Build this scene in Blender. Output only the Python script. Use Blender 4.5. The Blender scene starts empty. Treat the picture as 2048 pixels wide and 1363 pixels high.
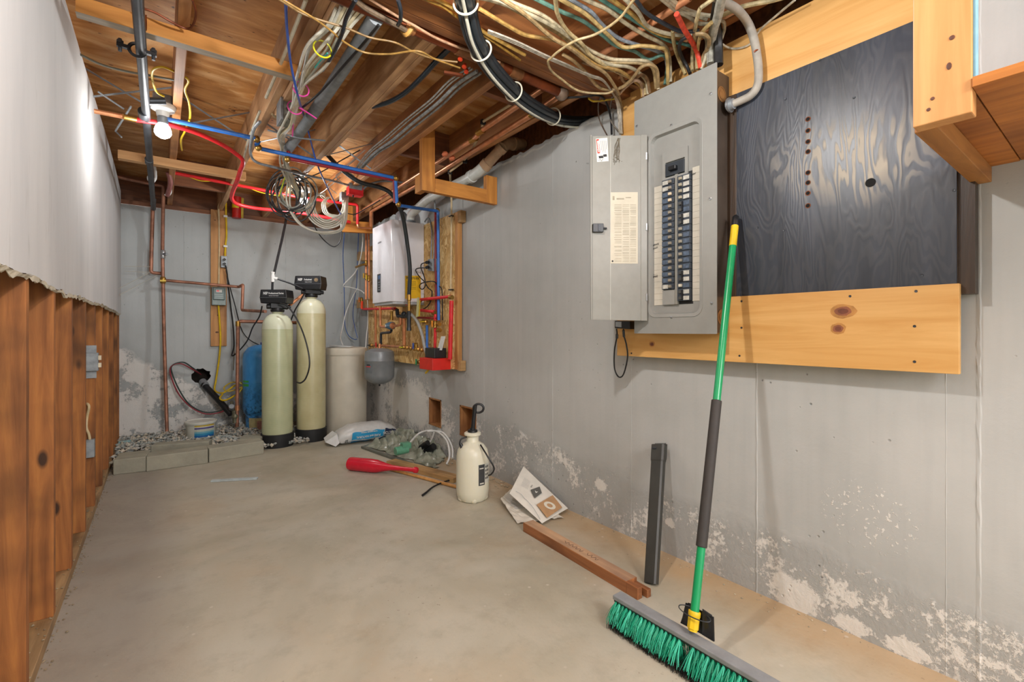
import bpy, bmesh, math, random
from mathutils import Vector, Matrix, noise
random.seed(11)
S = bpy.context.scene
C = S.collection
R = random.uniform
# ------------------------------------------------------------ camera, world, lights
F, H0, CT, ST = 937.0, 660.0, 0.7995, 0.6007
cam = bpy.data.cameras.new('camera'); camo = bpy.data.objects.new('camera', cam); C.objects.link(camo)
cam.sensor_width = 36; cam.lens = F / 2048 * 36; cam.shift_y = -(681.5 - H0) / 2048
camo.location = (0, 0, 1); camo.rotation_euler = (math.pi / 2, 0, -math.atan2(ST, CT))
cam.clip_start = .02
S.camera = camo
w = bpy.data.worlds.new('world'); S.world = w; w.use_nodes = True
w.node_tree.nodes['Background'].inputs[0].default_value = (0.93, 0.96, 1, 1)
w.node_tree.nodes['Background'].inputs[1].default_value = 1.2
S.view_settings.view_transform = 'Standard'; S.view_settings.look = 'None'
S.view_settings.gamma = 1; S.view_settings.exposure = 0.92
def lamp(name, loc, energy, r, col):
    l = bpy.data.lights.new(name, 'POINT'); l.energy = energy; l.shadow_soft_size = r; l.color = col
    o = bpy.data.objects.new(name, l); C.objects.link(o); o.location = loc; return o
lamp('bulb_or_fill_light', (0.012, 2.99, 1.955), 4.5, .05, (1, .99, .97))          # bulb in view, left bay
lamp('bulb_or_fill_light', (0.93, 4.04, 1.99), 10, .04, (.95, .985, 1))        # bulb in view, far end
lamp('bulb_or_fill_light', (0.55, .93, 1.98), 23, .03, (1, .99, .965))          # ceiling bulb just above the frame
lamp('bulb_or_fill_light', (0.7, -1.3, 2.0), 78, .3, (.97, .99, 1))            # added fill light behind the camera, no known bulb there
lamp('bulb_or_fill_light', (1.1, -2.6, 2.0), 62, .3, (.97, .99, 1))  # second added fill light, farther back

# ------------------------------------------------------------ projection helpers
def ray(x, y):
    u = (x - 1024) / F; v = (H0 - y) / F
    return Vector((ST + u * CT, CT - u * ST, v))
O = Vector((0, 0, 1))
def P(x, y, X=None, Y=None, Z=None, D=None, pl=None):
    d = ray(x, y)
    if X is not None: t = X / d.x
    elif Y is not None: t = Y / d.y
    elif Z is not None: t = (Z - 1) / d.z
    elif pl is not None: t = (pl[0] - O).dot(pl[1]) / d.dot(pl[1])
    else: t = D
    return O + d * t
def Q(x, y, z=2.08, X=1.78, Y=5.3):
    d = ray(x, y); ts = []
    if d.z > 0: ts.append((z - 1) / d.z)
    if d.x > 0: ts.append(X / d.x)
    if d.y > 0: ts.append(Y / d.y)
    return O + d * min(ts)

# ------------------------------------------------------------ mesh builder
class MB:
    def __init__(s): s.v = []; s.f = []
    def add(s, vs, fs):
        n = len(s.v); s.v += [Vector(a) for a in vs]; s.f += [tuple(i + n for i in f) for f in fs]; return s
    def hexa(s, c):
        return s.add(c, [(0,3,2,1),(4,5,6,7),(0,1,5,4),(1,2,6,5),(2,3,7,6),(3,0,4,7)])
    def box(s, a, b, M=None):
        x0,y0,z0 = [min(a[i],b[i]) for i in range(3)]; x1,y1,z1 = [max(a[i],b[i]) for i in range(3)]
        c = [Vector(p) for p in ((x0,y0,z0),(x1,y0,z0),(x1,y1,z0),(x0,y1,z0),(x0,y0,z1),(x1,y0,z1),(x1,y1,z1),(x0,y1,z1))]
        if M: c = [M @ p for p in c]
        return s.hexa(c)
    def bar(s, p0, p1, w, h, up=(0,0,1)):
        p0, p1 = Vector(p0), Vector(p1); d = (p1-p0).normalized(); u = Vector(up)
        a = d.cross(u).normalized() * w/2; b = a.cross(d).normalized() * h/2
        return s.hexa([p0-a-b, p0+a-b, p1+a-b, p1-a-b, p0-a+b, p0+a+b, p1+a+b, p1-a+b])
    def tube(s, pts, r, n=10, sm=True, sub=6, cap=True, closed=False):
        pts = [Vector(p) for p in pts]
        if sm and len(pts) > 2:
            q = []; m = len(pts)
            for i in range(m if closed else m-1):
                if closed: a,b,c_,d = pts[(i-1)%m],pts[i],pts[(i+1)%m],pts[(i+2)%m]
                else: a,b,c_,d = pts[max(i-1,0)],pts[i],pts[i+1],pts[min(i+2,m-1)]
                for k in range(sub):
                    t = k/sub
                    q.append(.5*((2*b)+(c_-a)*t+(2*a-5*b+4*c_-d)*t*t+(3*b-a-3*c_+d)*t*t*t))
            if not closed: q.append(pts[-1])
            pts = q
        m = len(pts); rs = r if isinstance(r, (list, tuple)) else [r]*m
        if len(rs) != m: rs = [rs[0] + (rs[-1]-rs[0])*i/(m-1) for i in range(m)]
        t0 = (pts[1]-pts[0]).normalized(); nn = t0.orthogonal().normalized(); vs = []; fs = []
        for i in range(m):
            a = pts[i-1] if i else (pts[-1] if closed else pts[0]); b = pts[(i+1)%m] if (closed or i < m-1) else pts[i]
            t = (b-a); t = t.normalized() if t.length > 1e-9 else t0
            nn = (nn - t*nn.dot(t)); nn = nn.normalized() if nn.length > 1e-6 else t.orthogonal().normalized()
            bb = t.cross(nn)
            for k in range(n):
                an = 2*math.pi*k/n; vs.append(pts[i] + (nn*math.cos(an)+bb*math.sin(an))*rs[i])
        for i in range(m if closed else m-1):
            j = (i+1)%m
            for k in range(n):
                k2 = (k+1)%n; fs.append((i*n+k, i*n+k2, j*n+k2, j*n+k))
        if cap and not closed:
            fs.append(tuple(range(n-1,-1,-1))); fs.append(tuple((m-1)*n+k for k in range(n)))
        return s.add(vs, fs)
    def pipe(s, pts, r, n=12, fr=None):
        """rigid pipe: straight runs with tight elbows"""
        pts = [Vector(p) for p in pts]; fr = fr or r*1.6; q = [pts[0]]
        for i in range(1, len(pts)-1):
            a = (pts[i-1]-pts[i]); b = (pts[i+1]-pts[i]); k = min(fr, a.length*.45, b.length*.45)
            a.normalize(); b.normalize(); p0 = pts[i]+a*k; p1 = pts[i]+b*k
            for t in (0,.25,.5,.75,1): q.append(p0*(1-t)**2 + pts[i]*2*t*(1-t) + p1*t*t)
        q.append(pts[-1]); return s.tube(q, r, n, sm=False)
    def cyl(s, p0, p1, r, n=16, r1=None):
        return s.tube([p0, p1], [r, r if r1 is None else r1], n, sm=False)
    def lathe(s, prof, p0, axis=(0,0,1), n=24):
        p0 = Vector(p0); t = Vector(axis).normalized(); a = t.orthogonal().normalized(); b = t.cross(a); vs=[]; fs=[]
        m = len(prof)
        for (r, h) in prof:
            for k in range(n):
                an = 2*math.pi*k/n; vs.append(p0 + t*h + (a*math.cos(an)+b*math.sin(an))*max(r,1e-5))
        for i in range(m-1):
            for k in range(n):
                k2=(k+1)%n; fs.append((i*n+k,i*n+k2,(i+1)*n+k2,(i+1)*n+k))
        fs.append(tuple(range(n-1,-1,-1))); fs.append(tuple((m-1)*n+k for k in range(n)))
        return s.add(vs, fs)
    def sphere(s, c, r, n=14, sc=(1,1,1)):
        c = Vector(c); m = n//2; vs=[]; fs=[]
        for i in range(m+1):
            th = math.pi*i/m
            for k in range(n):
                an = 2*math.pi*k/n
                vs.append(c+Vector((r*sc[0]*math.sin(th)*math.cos(an), r*sc[1]*math.sin(th)*math.sin(an), r*sc[2]*math.cos(th))))
        for i in range(m):
            for k in range(n):
                k2=(k+1)%n; fs.append((i*n+k,(i+1)*n+k,(i+1)*n+k2,i*n+k2))
        return s.add(vs, fs)
    def prism(s, poly, vec):
        n = len(poly); vec = Vector(vec); a=[Vector(p) for p in poly]; b=[p+vec for p in a]
        return s.add(a+b, [tuple(range(n-1,-1,-1)), tuple(range(n,2*n))]+[(i,(i+1)%n,n+(i+1)%n,n+i) for i in range(n)])
    def quad(s, pts): return s.add(pts, [tuple(range(len(pts)))])
    def build(s, name, m, parent=None, smooth=False, bev=0, sub=0, kind=None, label=None, mw=None):
        me = bpy.data.meshes.new(name)
        if mw is None:
            if parent is not None: org = WL[parent.name]
            else:
                xs=[v.x for v in s.v]; ys=[v.y for v in s.v]; zs=[v.z for v in s.v]
                org = Vector(((min(xs)+max(xs))/2,(min(ys)+max(ys))/2,min(zs)))
            me.from_pydata([v-org for v in s.v], [], s.f)
        else: me.from_pydata(s.v, [], s.f)
        me.validate()
        bm = bmesh.new(); bm.from_mesh(me); bmesh.ops.recalc_face_normals(bm, faces=bm.faces)
        bm.to_mesh(me); bm.free()
        me.materials.append(m)
        if smooth:
            for p in me.polygons: p.use_smooth = True
            try: me.set_sharp_from_angle(angle=math.radians(42))
            except Exception: pass
        o = bpy.data.objects.new(name, me); C.objects.link(o)
        if mw is not None:
            o.parent = parent
            o.matrix_local = (Matrix.Translation(-WL[parent.name]) if parent else Matrix()) @ mw
            WL[o.name] = mw.translation.copy()
        elif parent is not None: o.parent = parent; WL[o.name] = org.copy()
        else: o.location = org; WL[o.name] = org.copy()
        if bev:
            b = o.modifiers.new('bevel','BEVEL'); b.width = bev; b.segments = 2; b.limit_method='ANGLE'; b.angle_limit = .6
        if sub:
            b = o.modifiers.new('sub','SUBSURF'); b.levels = sub; b.render_levels = sub
        if kind: o['kind'] = kind
        if label: o['label'] = label
        return o
WL = {}
def tag(o, label, cat, group=None):
    o['label'] = label; o['category'] = cat
    if group: o['group'] = group
    return o
def lbar(name, a, b, w_, h, mat, parent=None, bev=0, **kw):
    a, b = Vector(a), Vector(b); L = (b-a).length; x = (b-a).normalized(); y = Vector((0,0,1)).cross(x)
    if y.length < .01: y = Vector((0,1,0))
    return MB().box((0,-w_/2,-h/2),(L,w_/2,h/2)).build(name, mat, parent, bev=bev, mw=FR(a, x, y), **kw)
def thing(name, label, cat, loc, group=None):
    o = bpy.data.objects.new(name, None); C.objects.link(o); o.location = loc; o.empty_display_size = .05
    WL[o.name] = Vector(loc); return tag(o, label, cat, group)
def struct(o): o['kind'] = 'structure'; return o
def copyin(o, loc, parent=None):
    c_ = o.copy(); C.objects.link(c_); c_.parent = parent
    c_.location = Vector(loc) - (WL[parent.name] if parent else Vector()); WL[c_.name] = Vector(loc)
    for ch in o.children:
        d = ch.copy(); C.objects.link(d); d.parent = c_
    return c_
def FR(o, x, y):
    x = Vector(x).normalized(); y = Vector(y).normalized(); z = x.cross(y).normalized(); y = z.cross(x)
    return Matrix(((x.x,y.x,z.x,o[0]),(x.y,y.y,z.y,o[1]),(x.z,y.z,z.z,o[2]),(0,0,0,1)))
def text(s, size, M, m, parent, name='lettering', al='CENTER', ext=.0004, sx=1, bold=0):
    cu = bpy.data.curves.new('t', 'FONT'); cu.body = s; cu.size = size; cu.extrude = ext; cu.align_x = al; cu.align_y = 'CENTER'
    cu.offset = bold; cu.resolution_u = 2
    t = bpy.data.objects.new('t', cu); C.objects.link(t)
    dg = bpy.context.evaluated_depsgraph_get(); me = bpy.data.meshes.new_from_object(t.evaluated_get(dg))
    bpy.data.objects.remove(t); bpy.data.curves.remove(cu); me.name = name
    me.transform(Matrix.Diagonal((sx,1,1,1))); me.materials.clear(); me.materials.append(m)
    o = bpy.data.objects.new(name, me); C.objects.link(o); o.parent = parent
    o.matrix_local = Matrix.Translation(-WL[parent.name]) @ M
    return o

# ------------------------------------------------------------ materials
def lin(h):
    h = h.lstrip('#'); r = [int(h[i:i+2],16)/255 for i in (0,2,4)]
    return tuple((c/12.92 if c <= .04045 else ((c+.055)/1.055)**2.4) for c in r)+(1,)
class NT:
    def __init__(s, name, rough=.6, metal=0):
        s.m = bpy.data.materials.new(name); s.m.use_nodes = True; s.t = s.m.node_tree; s.n = s.t.nodes
        s.b = s.n['Principled BSDF']; s.b.inputs['Roughness'].default_value = rough; s.b.inputs['Metallic'].default_value = metal
    def node(s, typ, **kw):
        n = s.n.new(typ)
        for k, v in kw.items(): setattr(n, k, v)
        return n
    def link(s, a, b): s.t.links.new(a, b)
    def coord(s, kind='Object', scale=(1,1,1), rnd=True):
        tc = s.node('ShaderNodeTexCoord'); mp = s.node('ShaderNodeMapping'); mp.inputs['Scale'].default_value = scale
        s.link(tc.outputs[kind], mp.inputs['Vector'])
        if rnd:
            oi = s.node('ShaderNodeObjectInfo'); mu = s.node('ShaderNodeMath', operation='MULTIPLY'); mu.inputs[1].default_value = 37
            s.link(oi.outputs['Random'], mu.inputs[0]); s.link(mu.outputs[0], mp.inputs['Location'])
        return mp.outputs[0]
    def noise(s, vec, scale, detail=4, rough=.55, dist=0):
        n = s.node('ShaderNodeTexNoise'); n.inputs['Scale'].default_value = scale; n.inputs['Detail'].default_value = detail
        n.inputs['Roughness'].default_value = rough; n.inputs['Distortion'].default_value = dist
        if vec is not None: s.link(vec, n.inputs['Vector'])
        return n.outputs['Fac']
    def ramp(s, fac, stops, interp='LINEAR'):
        r = s.node('ShaderNodeValToRGB'); r.color_ramp.interpolation = interp; e = r.color_ramp.elements
        while len(e) < len(stops): e.new(.5)
        for i, (p, c) in enumerate(stops):
            e[i].position = p; e[i].color = lin(c) if isinstance(c, str) else (c, c, c, 1)
        s.link(fac, r.inputs['Fac']); return r.outputs['Color']
    def mix(s, fac, a, b, mode='MIX'):
        n = s.node('ShaderNodeMix', data_type='RGBA', blend_type=mode)
        for i, v in ((0, fac), (6, a), (7, b)):
            if isinstance(v, (int, float)): n.inputs[i].default_value = v
            elif isinstance(v, str): n.inputs[i].default_value = lin(v)
            else: s.link(v, n.inputs[i])
        return n.outputs[2]
    def math(s, op, a, b=None, c=None, clamp=False):
        n = s.node('ShaderNodeMath', operation=op); n.use_clamp = clamp
        for i, v in enumerate((a, b, c)):
            if v is None: continue
            if isinstance(v, (int, float)): n.inputs[i].default_value = v
            else: s.link(v, n.inputs[i])
        return n.outputs[0]
    def sep(s, vec):
        n = s.node('ShaderNodeSeparateXYZ'); s.link(vec, n.inputs[0]); return n.outputs
    def pos(s):
        return s.node('ShaderNodeNewGeometry').outputs['Position']
    def bump(s, h, strength=.3, dist=.01):
        n = s.node('ShaderNodeBump'); n.inputs['Strength'].default_value = strength; n.inputs['Distance'].default_value = dist
        s.link(h, n.inputs['Height']); s.link(n.outputs[0], s.b.inputs['Normal'])
    def col(s, c): s.link(c, s.b.inputs['Base Color']); return s
CACHE = {}
def plain(h, rough=.5, metal=0, var=.12, sc=25, **kw):
    key = (h, rough, metal, var, tuple(kw.items()))
    if key in CACHE: return CACHE[key]
    t = NT('mat_'+h.strip('#'), rough, metal)
    if var:
        f = t.noise(t.coord(), sc, 3); c0 = tuple(x*(1-var) for x in lin(h)[:3]); c1 = tuple(min(1,x*(1+var)) for x in lin(h)[:3])
        r = t.node('ShaderNodeValToRGB'); r.color_ramp.elements[0].position=.35; r.color_ramp.elements[1].position=.65
        r.color_ramp.elements[0].color = c0+(1,); r.color_ramp.elements[1].color = c1+(1,); t.link(f, r.inputs[0]); t.col(r.outputs[0])
    else: t.b.inputs['Base Color'].default_value = lin(h)
    for k, v in kw.items(): t.b.inputs[k].default_value = v
    CACHE[key] = t.m; return t.m
def wood(name, c0, c1, axis='Y', rough=.6, sc=1.0, dark=None, knots=0, bump=.25, mid=None):
    t = NT(name, rough); k = {'X':(1.2,14,14),'Y':(14,1.2,14),'Z':(14,14,1.2)}[axis]
    v = t.coord(scale=tuple(a*sc for a in k))
    f = t.noise(v, 2.2, 6, .6, .8); wv = t.node('ShaderNodeTexWave', wave_type='BANDS', bands_direction={'X':'Y','Y':'X','Z':'X'}[axis])
    wv.inputs['Scale'].default_value = .55; wv.inputs['Distortion'].default_value = 6; wv.inputs['Detail'].default_value = 3; wv.inputs['Detail Scale'].default_value=.6
    t.link(v, wv.inputs['Vector'])
    g = t.math('MULTIPLY_ADD', wv.outputs['Fac'], .12, t.math('MULTIPLY', f, .88))
    st = [(.25, c0), (.75, c1)] if not mid else [(.2, c0), (.5, mid), (.8, c1)]
    c = t.ramp(g, st)
    if dark:
        f2 = t.noise(t.coord(), 3.5*sc, 3, .5); c = t.mix(t.math('MULTIPLY', t.ramp(f2, [(.5, 0.), (.75, 1.)]), .75), c, dark)
    if knots:
        vo = t.node('ShaderNodeTexVoronoi'); kk = {'X':(1,2.2,2.2),'Y':(2.2,1,2.2),'Z':(2.2,2.2,1)}[axis]
        t.link(t.coord(scale=tuple(a*knots for a in kk)), vo.inputs['Vector']); vo.inputs['Scale'].default_value = 1
        c = t.mix(t.ramp(vo.outputs['Distance'], [(.06, 1.), (.11, 0.)]), c, dark or c0)
    t.col(c); t.bump(f, bump, .004); return t.m
M = {}
M['joist'] = wood('joist_wood', '#8a5a36', '#d09a63', 'Y', dark='#5a3722', bump=.35, mid='#b37b4c')
M['joist_pale'] = wood('pale_joist_wood', '#9c7350', '#dcb183', 'Y', dark='#7a5233', bump=.3)
M['rim'] = wood('rim_wood', '#57321f', '#9c6440', 'X', dark='#3c2114')
M['beam'] = wood('beam_wood', '#6a4020', '#a86c3a', 'X', dark='#45220f', bump=.4)
M['beamy'] = wood('beam_wood_y', '#6a4020', '#a86c3a', 'Y', dark='#45220f', bump=.4)
M['strip'] = wood('strip_wood', '#b87430', '#dd9a4e', 'X')
M['strip2'] = wood('strip_wood_pale', '#c28d57', '#e0b27c', 'X')
M['stud'] = wood('stud_wood', '#6a3c1a', '#bd7c3c', 'Z', dark='#3c2210', knots=3.0, bump=.3, mid='#9a6030', rough=.75)
M['plate'] = wood('plate_wood', '#7a5c3c', '#b5946a', 'Y', dark='#4e3a26')
M['pine'] = wood('pine_wood', '#c78e46', '#e2b371', 'Y', rough=.45, sc=.7, bump=.08)
M['post'] = wood('post_wood', '#c08348', '#d9a66c', 'Z', rough=.45, sc=.8, bump=.1)
M['shelfwood'] = wood('shelf_wood', '#9a5a22', '#c98238', 'Y', dark='#6a3a15')
M['frame'] = wood('frame_wood', '#9b5c1c', '#cf8c3d', 'X', knots=2.5, dark='#6a3a12')
M['framev'] = wood('frame_wood_upright', '#9b5c1c', '#cf8c3d', 'Z', knots=2.5, dark='#6a3a12')
M['plank'] = wood('plank_wood', '#a06a35', '#cc9658', 'Z', knots=2, dark='#6a3f20')
M['darkwood'] = wood('dark_wood', '#6f3f22', '#b57648', 'X', rough=.45, dark='#3a1d10')
M['scrap'] = wood('scrap_wood', '#9b7446', '#cda772', 'X', dark='#5d4125')
M['dowel'] = wood('dowel_wood', '#b97f3e', '#d9a465', 'X', rough=.4)
# subfloor plywood: tan veneer with little tears
t = NT('subfloor_plywood', .6)
v = t.coord(scale=(1, 3.2, 1), rnd=True); f = t.noise(v, 3, 6, .6, 1.2)
c = t.ramp(f, [(.3, '#a87038'), (.5, '#cb9254'), (.7, '#e6bd88')])
tr = t.noise(t.coord(scale=(9, 24, 9)), 2.4, 2, .5); c = t.mix(t.ramp(tr, [(.70, 0.), (.735, 1.)]), c, '#3b2113')
st = t.noise(t.coord(), 1.6, 3); c = t.mix(t.math('MULTIPLY', t.ramp(st, [(.5, 0.), (.72, 1.)]), .55), c, '#6f3f1d')
t.col(c); t.bump(f, .25, .004); M['subfloor'] = t.m
# painted concrete walls with peeling salt deposits low down
def concrete(name, base, lo, hi, side):
    t = NT(name, .75); p = t.pos(); x, y, z = t.sep(p)[:3]
    n1 = t.noise(p, 1.3, 4, .6); c = t.ramp(n1, [(.3, lo), (.7, hi)])
    streak = t.noise(None, 1, 1)
    mp = t.node('ShaderNodeMapping'); mp.inputs['Scale'].default_value = (9, 9, .5); t.link(p, mp.inputs['Vector'])
    sn = t.noise(mp.outputs[0], 2.2, 4, .6); c = t.mix(t.math('MULTIPLY', t.ramp(sn, [(.45, 0.), (.7, 1.)]), .10), c, '#85878a')
    # bugholes
    pv = t.node('ShaderNodeTexVoronoi'); pv.inputs['Scale'].default_value = 24; t.link(p, pv.inputs['Vector'])
    sel = t.noise(p, 3.1, 2); hole = t.math('MULTIPLY', t.ramp(pv.outputs['Distance'], [(.05, 1.), (.12, 0.)]), t.ramp(sel, [(.5, 0.), (.6, 1.)]))
    c = t.mix(t.math('MULTIPLY', hole, .55), c, '#4c4b4a')
    # salt band
    if side == 'right':
        dy = t.math('MULTIPLY_ADD', y, .085, .20)
        hh = t.math('MULTIPLY_ADD', t.ramp(y, [(0, 0.), (1, 1.)]), 0, dy)
    else:
        hh = t.ramp(x, [(0.0, .62), (.5, .44)]) if False else t.math('MULTIPLY_ADD', t.math('SUBTRACT', .45, x, clamp=True), .75, .42)
    n2 = t.noise(p, 4, 4, .65); zz = t.math('DIVIDE', t.math('MULTIPLY_ADD', n2, -.22, t.math('ADD', z, .11)), hh)
    band = t.ramp(zz, [(0, .62), (.25, .8), (.78, 1.), (1.0, 0.)]) if side == 'right' else t.ramp(zz, [(0, .75), (.5, .9), (.8, 1.), (1.08, 0.)])
    damp = t.ramp(zz, [(0, .55), (.8, .5), (1.25, 0.)]); c = t.mix(t.math('MULTIPLY', damp, t.ramp(n1, [(.3,.2),(.6,1.)])), c, '#8d8c8a' if side=='right' else '#82827f')
    fl = t.noise(p, 48, 5, .8); fb = t.noise(p, 5.0, 3, .6)
    if side == 'right':
        big = t.math('MULTIPLY_ADD', t.ramp(y, [(0, 0.), (1, 1.)]), 0, t.math('MULTIPLY', t.math('SUBTRACT', y, 2.6), .05, clamp=True))
        flk = t.math('ADD', t.math('MULTIPLY_ADD', fl, .55, t.math('MULTIPLY', fb, .5)), big)
        m1 = t.ramp(flk, [(.55, 0.), (.60, 1.)])
    else:
        big = t.math('MULTIPLY', t.math('SUBTRACT', .75, x), .085, clamp=True)
        flk = t.math('ADD', t.math('MULTIPLY_ADD', t.noise(p, 19, 6, .8), .55, t.math('MULTIPLY', fb, .5)), big)
        m1 = t.ramp(flk, [(.545, 0.), (.585, 1.)])
    msk = t.math('MULTIPLY', m1, t.ramp(band, [(.45, 0.), (.75, 1.)]))
    if side == 'right':
        a_ = t.math('DIVIDE', t.math('SUBTRACT', y, .52), .14); b_ = t.math('DIVIDE', t.math('SUBTRACT', z, .40), .12); spk = t.math('SUBTRACT', 1, t.math('ADD', t.math('MULTIPLY', a_, a_), t.math('MULTIPLY', b_, b_)), clamp=True)
        msk = t.math('MAXIMUM', msk, t.math('MULTIPLY', t.ramp(t.noise(p, 85, 3, .6), [(.60, 0.), (.64, 1.)]), t.math('MULTIPLY', spk, 2, clamp=True)))
        for (y0, z0, ry, rz, k) in ((.735,.05,.10,.075,1.),(.56,.028,.07,.03,1.),(.42,.03,.07,.035,1.),(1.25,.14,.03,.025,1.),(1.66,.20,.05,.04,.8),(3.9,.35,.5,.3,.5)):
            a_ = t.math('DIVIDE', t.math('SUBTRACT', y, y0), ry); b_ = t.math('DIVIDE', t.math('SUBTRACT', z, z0), rz)
            dd = t.math('SQRT', t.math('ADD', t.math('MULTIPLY', a_, a_), t.math('MULTIPLY', b_, b_)))
            nz = t.math('ADD', t.math('MULTIPLY_ADD', fl, 1.9, -.5), t.math('MULTIPLY', t.noise(p, 17, 3), 1.1))
            pt = t.ramp(t.math('ADD', dd, nz), [(.98, 1.), (1.0, 0.)]) if False else t.math('MULTIPLY', t.math('SUBTRACT', 1.55 + .35*k, t.math('ADD', dd, nz)), 12, clamp=True)
            msk = t.math('MAXIMUM', msk, pt)
    c = t.mix(t.math('MULTIPLY', msk, .85), c, '#e2ded8')
    t.col(c)
    h = t.math('ADD', t.math('MULTIPLY', t.noise(p, 60, 4, .6), .25), t.math('MULTIPLY_ADD', hole, -1.2, t.math('MULTIPLY', msk, .9)))
    rgh = t.math('MULTIPLY', t.noise(p, 22, 5, .7), t.math('MULTIPLY', damp, 2.4)); h = t.math('ADD', h, rgh)
    t.bump(h, .5, .006); return t.m
M['wall_r'] = concrete('right_wall_concrete', '', '#a8a9a7', '#bdbdbb', 'right')
M['wall_b'] = concrete('back_wall_concrete', '', '#a9adac', '#bcc0c0', 'back')
t = NT('floor_concrete', .55); p = t.pos(); x, y, z = t.sep(p)[:3]
n1 = t.noise(p, .9, 5, .6, .6); c = t.ramp(n1, [(.3, '#989382'), (.5, '#b0a998'), (.7, '#c6beab')])
n2 = t.noise(p, 2.6, 5, .65, .5); c = t.mix(t.math('MULTIPLY', t.ramp(n2, [(.5, 0.), (.68, 1.)]), .30), c, '#b09676')
gr = t.noise(p, 1.7, 3); c = t.mix(t.math('MULTIPLY', t.ramp(gr, [(.45, 0.), (.6, 1.)]), .45), c, '#b9b7ac'); n5 = t.noise(p, 7, 5, .7); c = t.mix(t.math('MULTIPLY', t.ramp(n5, [(.5, 0.), (.7, 1.)]), .3), c, '#827a69')
edge = t.ramp(t.math('ADD', x, t.math('MULTIPLY', n2, .3)), [(0, 0.), (1, 1.)])
er = t.math('MULTIPLY', t.math('SUBTRACT', t.math('ADD', x, t.math('MULTIPLY', n2, .25)), 1.62), 4, clamp=True)
c = t.mix(t.math('MULTIPLY', er, .55), c, '#b28a55')
el = t.math('MULTIPLY', t.math('SUBTRACT', -.02, t.math('SUBTRACT', x, t.math('MULTIPLY', n1, .3))), 5, clamp=True); c = t.mix(t.math('MULTIPLY', el, .5), c, '#7c7370')
sp = t.node('ShaderNodeTexVoronoi'); sp.inputs['Scale'].default_value = 17; t.link(p, sp.inputs['Vector'])
wm = t.math('MULTIPLY', t.ramp(sp.outputs['Distance'], [(.07, 1.), (.13, 0.)]), t.ramp(t.noise(p, 4, 2), [(.52, 0.), (.62, 1.)]))
c = t.mix(t.math('MULTIPLY', wm, .45), c, '#d6d0c6')
dn = t.noise(p, 45, 3, .7); dm = t.math('MULTIPLY', t.ramp(dn, [(.66, 0.), (.7, 1.)]), t.ramp(t.noise(p, 1.9, 2), [(.5, 0.), (.6, 1.)]))
c = t.mix(t.math('MULTIPLY', dm, .55), c, '#5d4935')
t.col(c); t.bump(t.math('ADD', t.noise(p, 30, 5, .6), t.math('MULTIPLY', n2, 1.5)), .25, .006); M['floor'] = t.m
# drywall: skim coat with faint grime
t = NT('drywall_paint', .9); p = t.pos(); mp = t.node('ShaderNodeMapping'); mp.inputs['Scale'].default_value = (1, 1.5, .35); t.link(p, mp.inputs['Vector'])
c = t.ramp(t.noise(mp.outputs[0], 2.2, 5, .6), [(.3, '#bfbfc0'), (.7, '#d0cfce')])
mp2 = t.node('ShaderNodeMapping'); mp2.inputs['Scale'].default_value = (1, 9, 1.6); t.link(p, mp2.inputs['Vector'])
c = t.mix(t.math('MULTIPLY', t.ramp(t.noise(mp2.outputs[0], 2, 4, .7), [(.62, 0.), (.75, 1.)]), .3), c, '#86827d')
t.col(c); t.bump(t.noise(p, 8, 4), .1, .004); M['drywall'] = t.m
M['gypsum'] = plain('#cfc6b2', .9); M['paperback'] = plain('#b5baa0', .8)
# black painted plywood worn along its grain
t = NT('black_plywood_paint', .42); v = t.coord(scale=(1, 7, 1), rnd=False); dn = t.noise(t.coord(scale=(1,1,1), rnd=False), 3.2, 3, .55, .6)
mp = t.node('ShaderNodeMapping'); mp.inputs['Scale'].default_value = (1, 5.2, 1.25); tc = t.node('ShaderNodeTexCoord'); t.link(tc.outputs['Object'], mp.inputs['Vector'])
gn = t.noise(mp.outputs[0], 1.35, 3.5, .5, .35); gs = t.math('MULTIPLY_ADD', t.math('SINE', t.math('MULTIPLY', gn, 140)), .5, .5)
ox, oy, oz = t.sep(tc.outputs['Object'])[:3]
# worn patch around the middle right of the sheet
dy_ = t.math('SUBTRACT', oy, -.06); dz_ = t.math('SUBTRACT', oz, .42)
rr = t.math('SQRT', t.math('ADD', t.math('MULTIPLY', t.math('MULTIPLY', dy_, dy_), 5.5), t.math('MULTIPLY', t.math('MULTIPLY', dz_, dz_), 14)))
patch = t.ramp(t.math('MULTIPLY_ADD', dn, .9, rr), [(.6, 1.), (1.2, 0.)])
ms = t.math('MULTIPLY', t.ramp(gs, [(.35, 0.), (.8, 1.)]), t.math('MULTIPLY_ADD', patch, .97, .03))
c = t.ramp(t.noise(v, 2, 4), [(.3, '#23272f'), (.7, '#3a3f4a')]); c = t.mix(t.math('MULTIPLY', ms, .8), c, '#b5ac9c')
t.col(c); t.link(t.ramp(ms, [(0, .35), (1, .6)]), t.b.inputs['Roughness']); t.bump(t.math('ADD', gs, t.noise(v, 9, 4)), .05, .003); M['blackply'] = t.m
M['blackside'] = wood('dark_stained_wood', '#20160f', '#43301f', 'Z', rough=.4)
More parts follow.
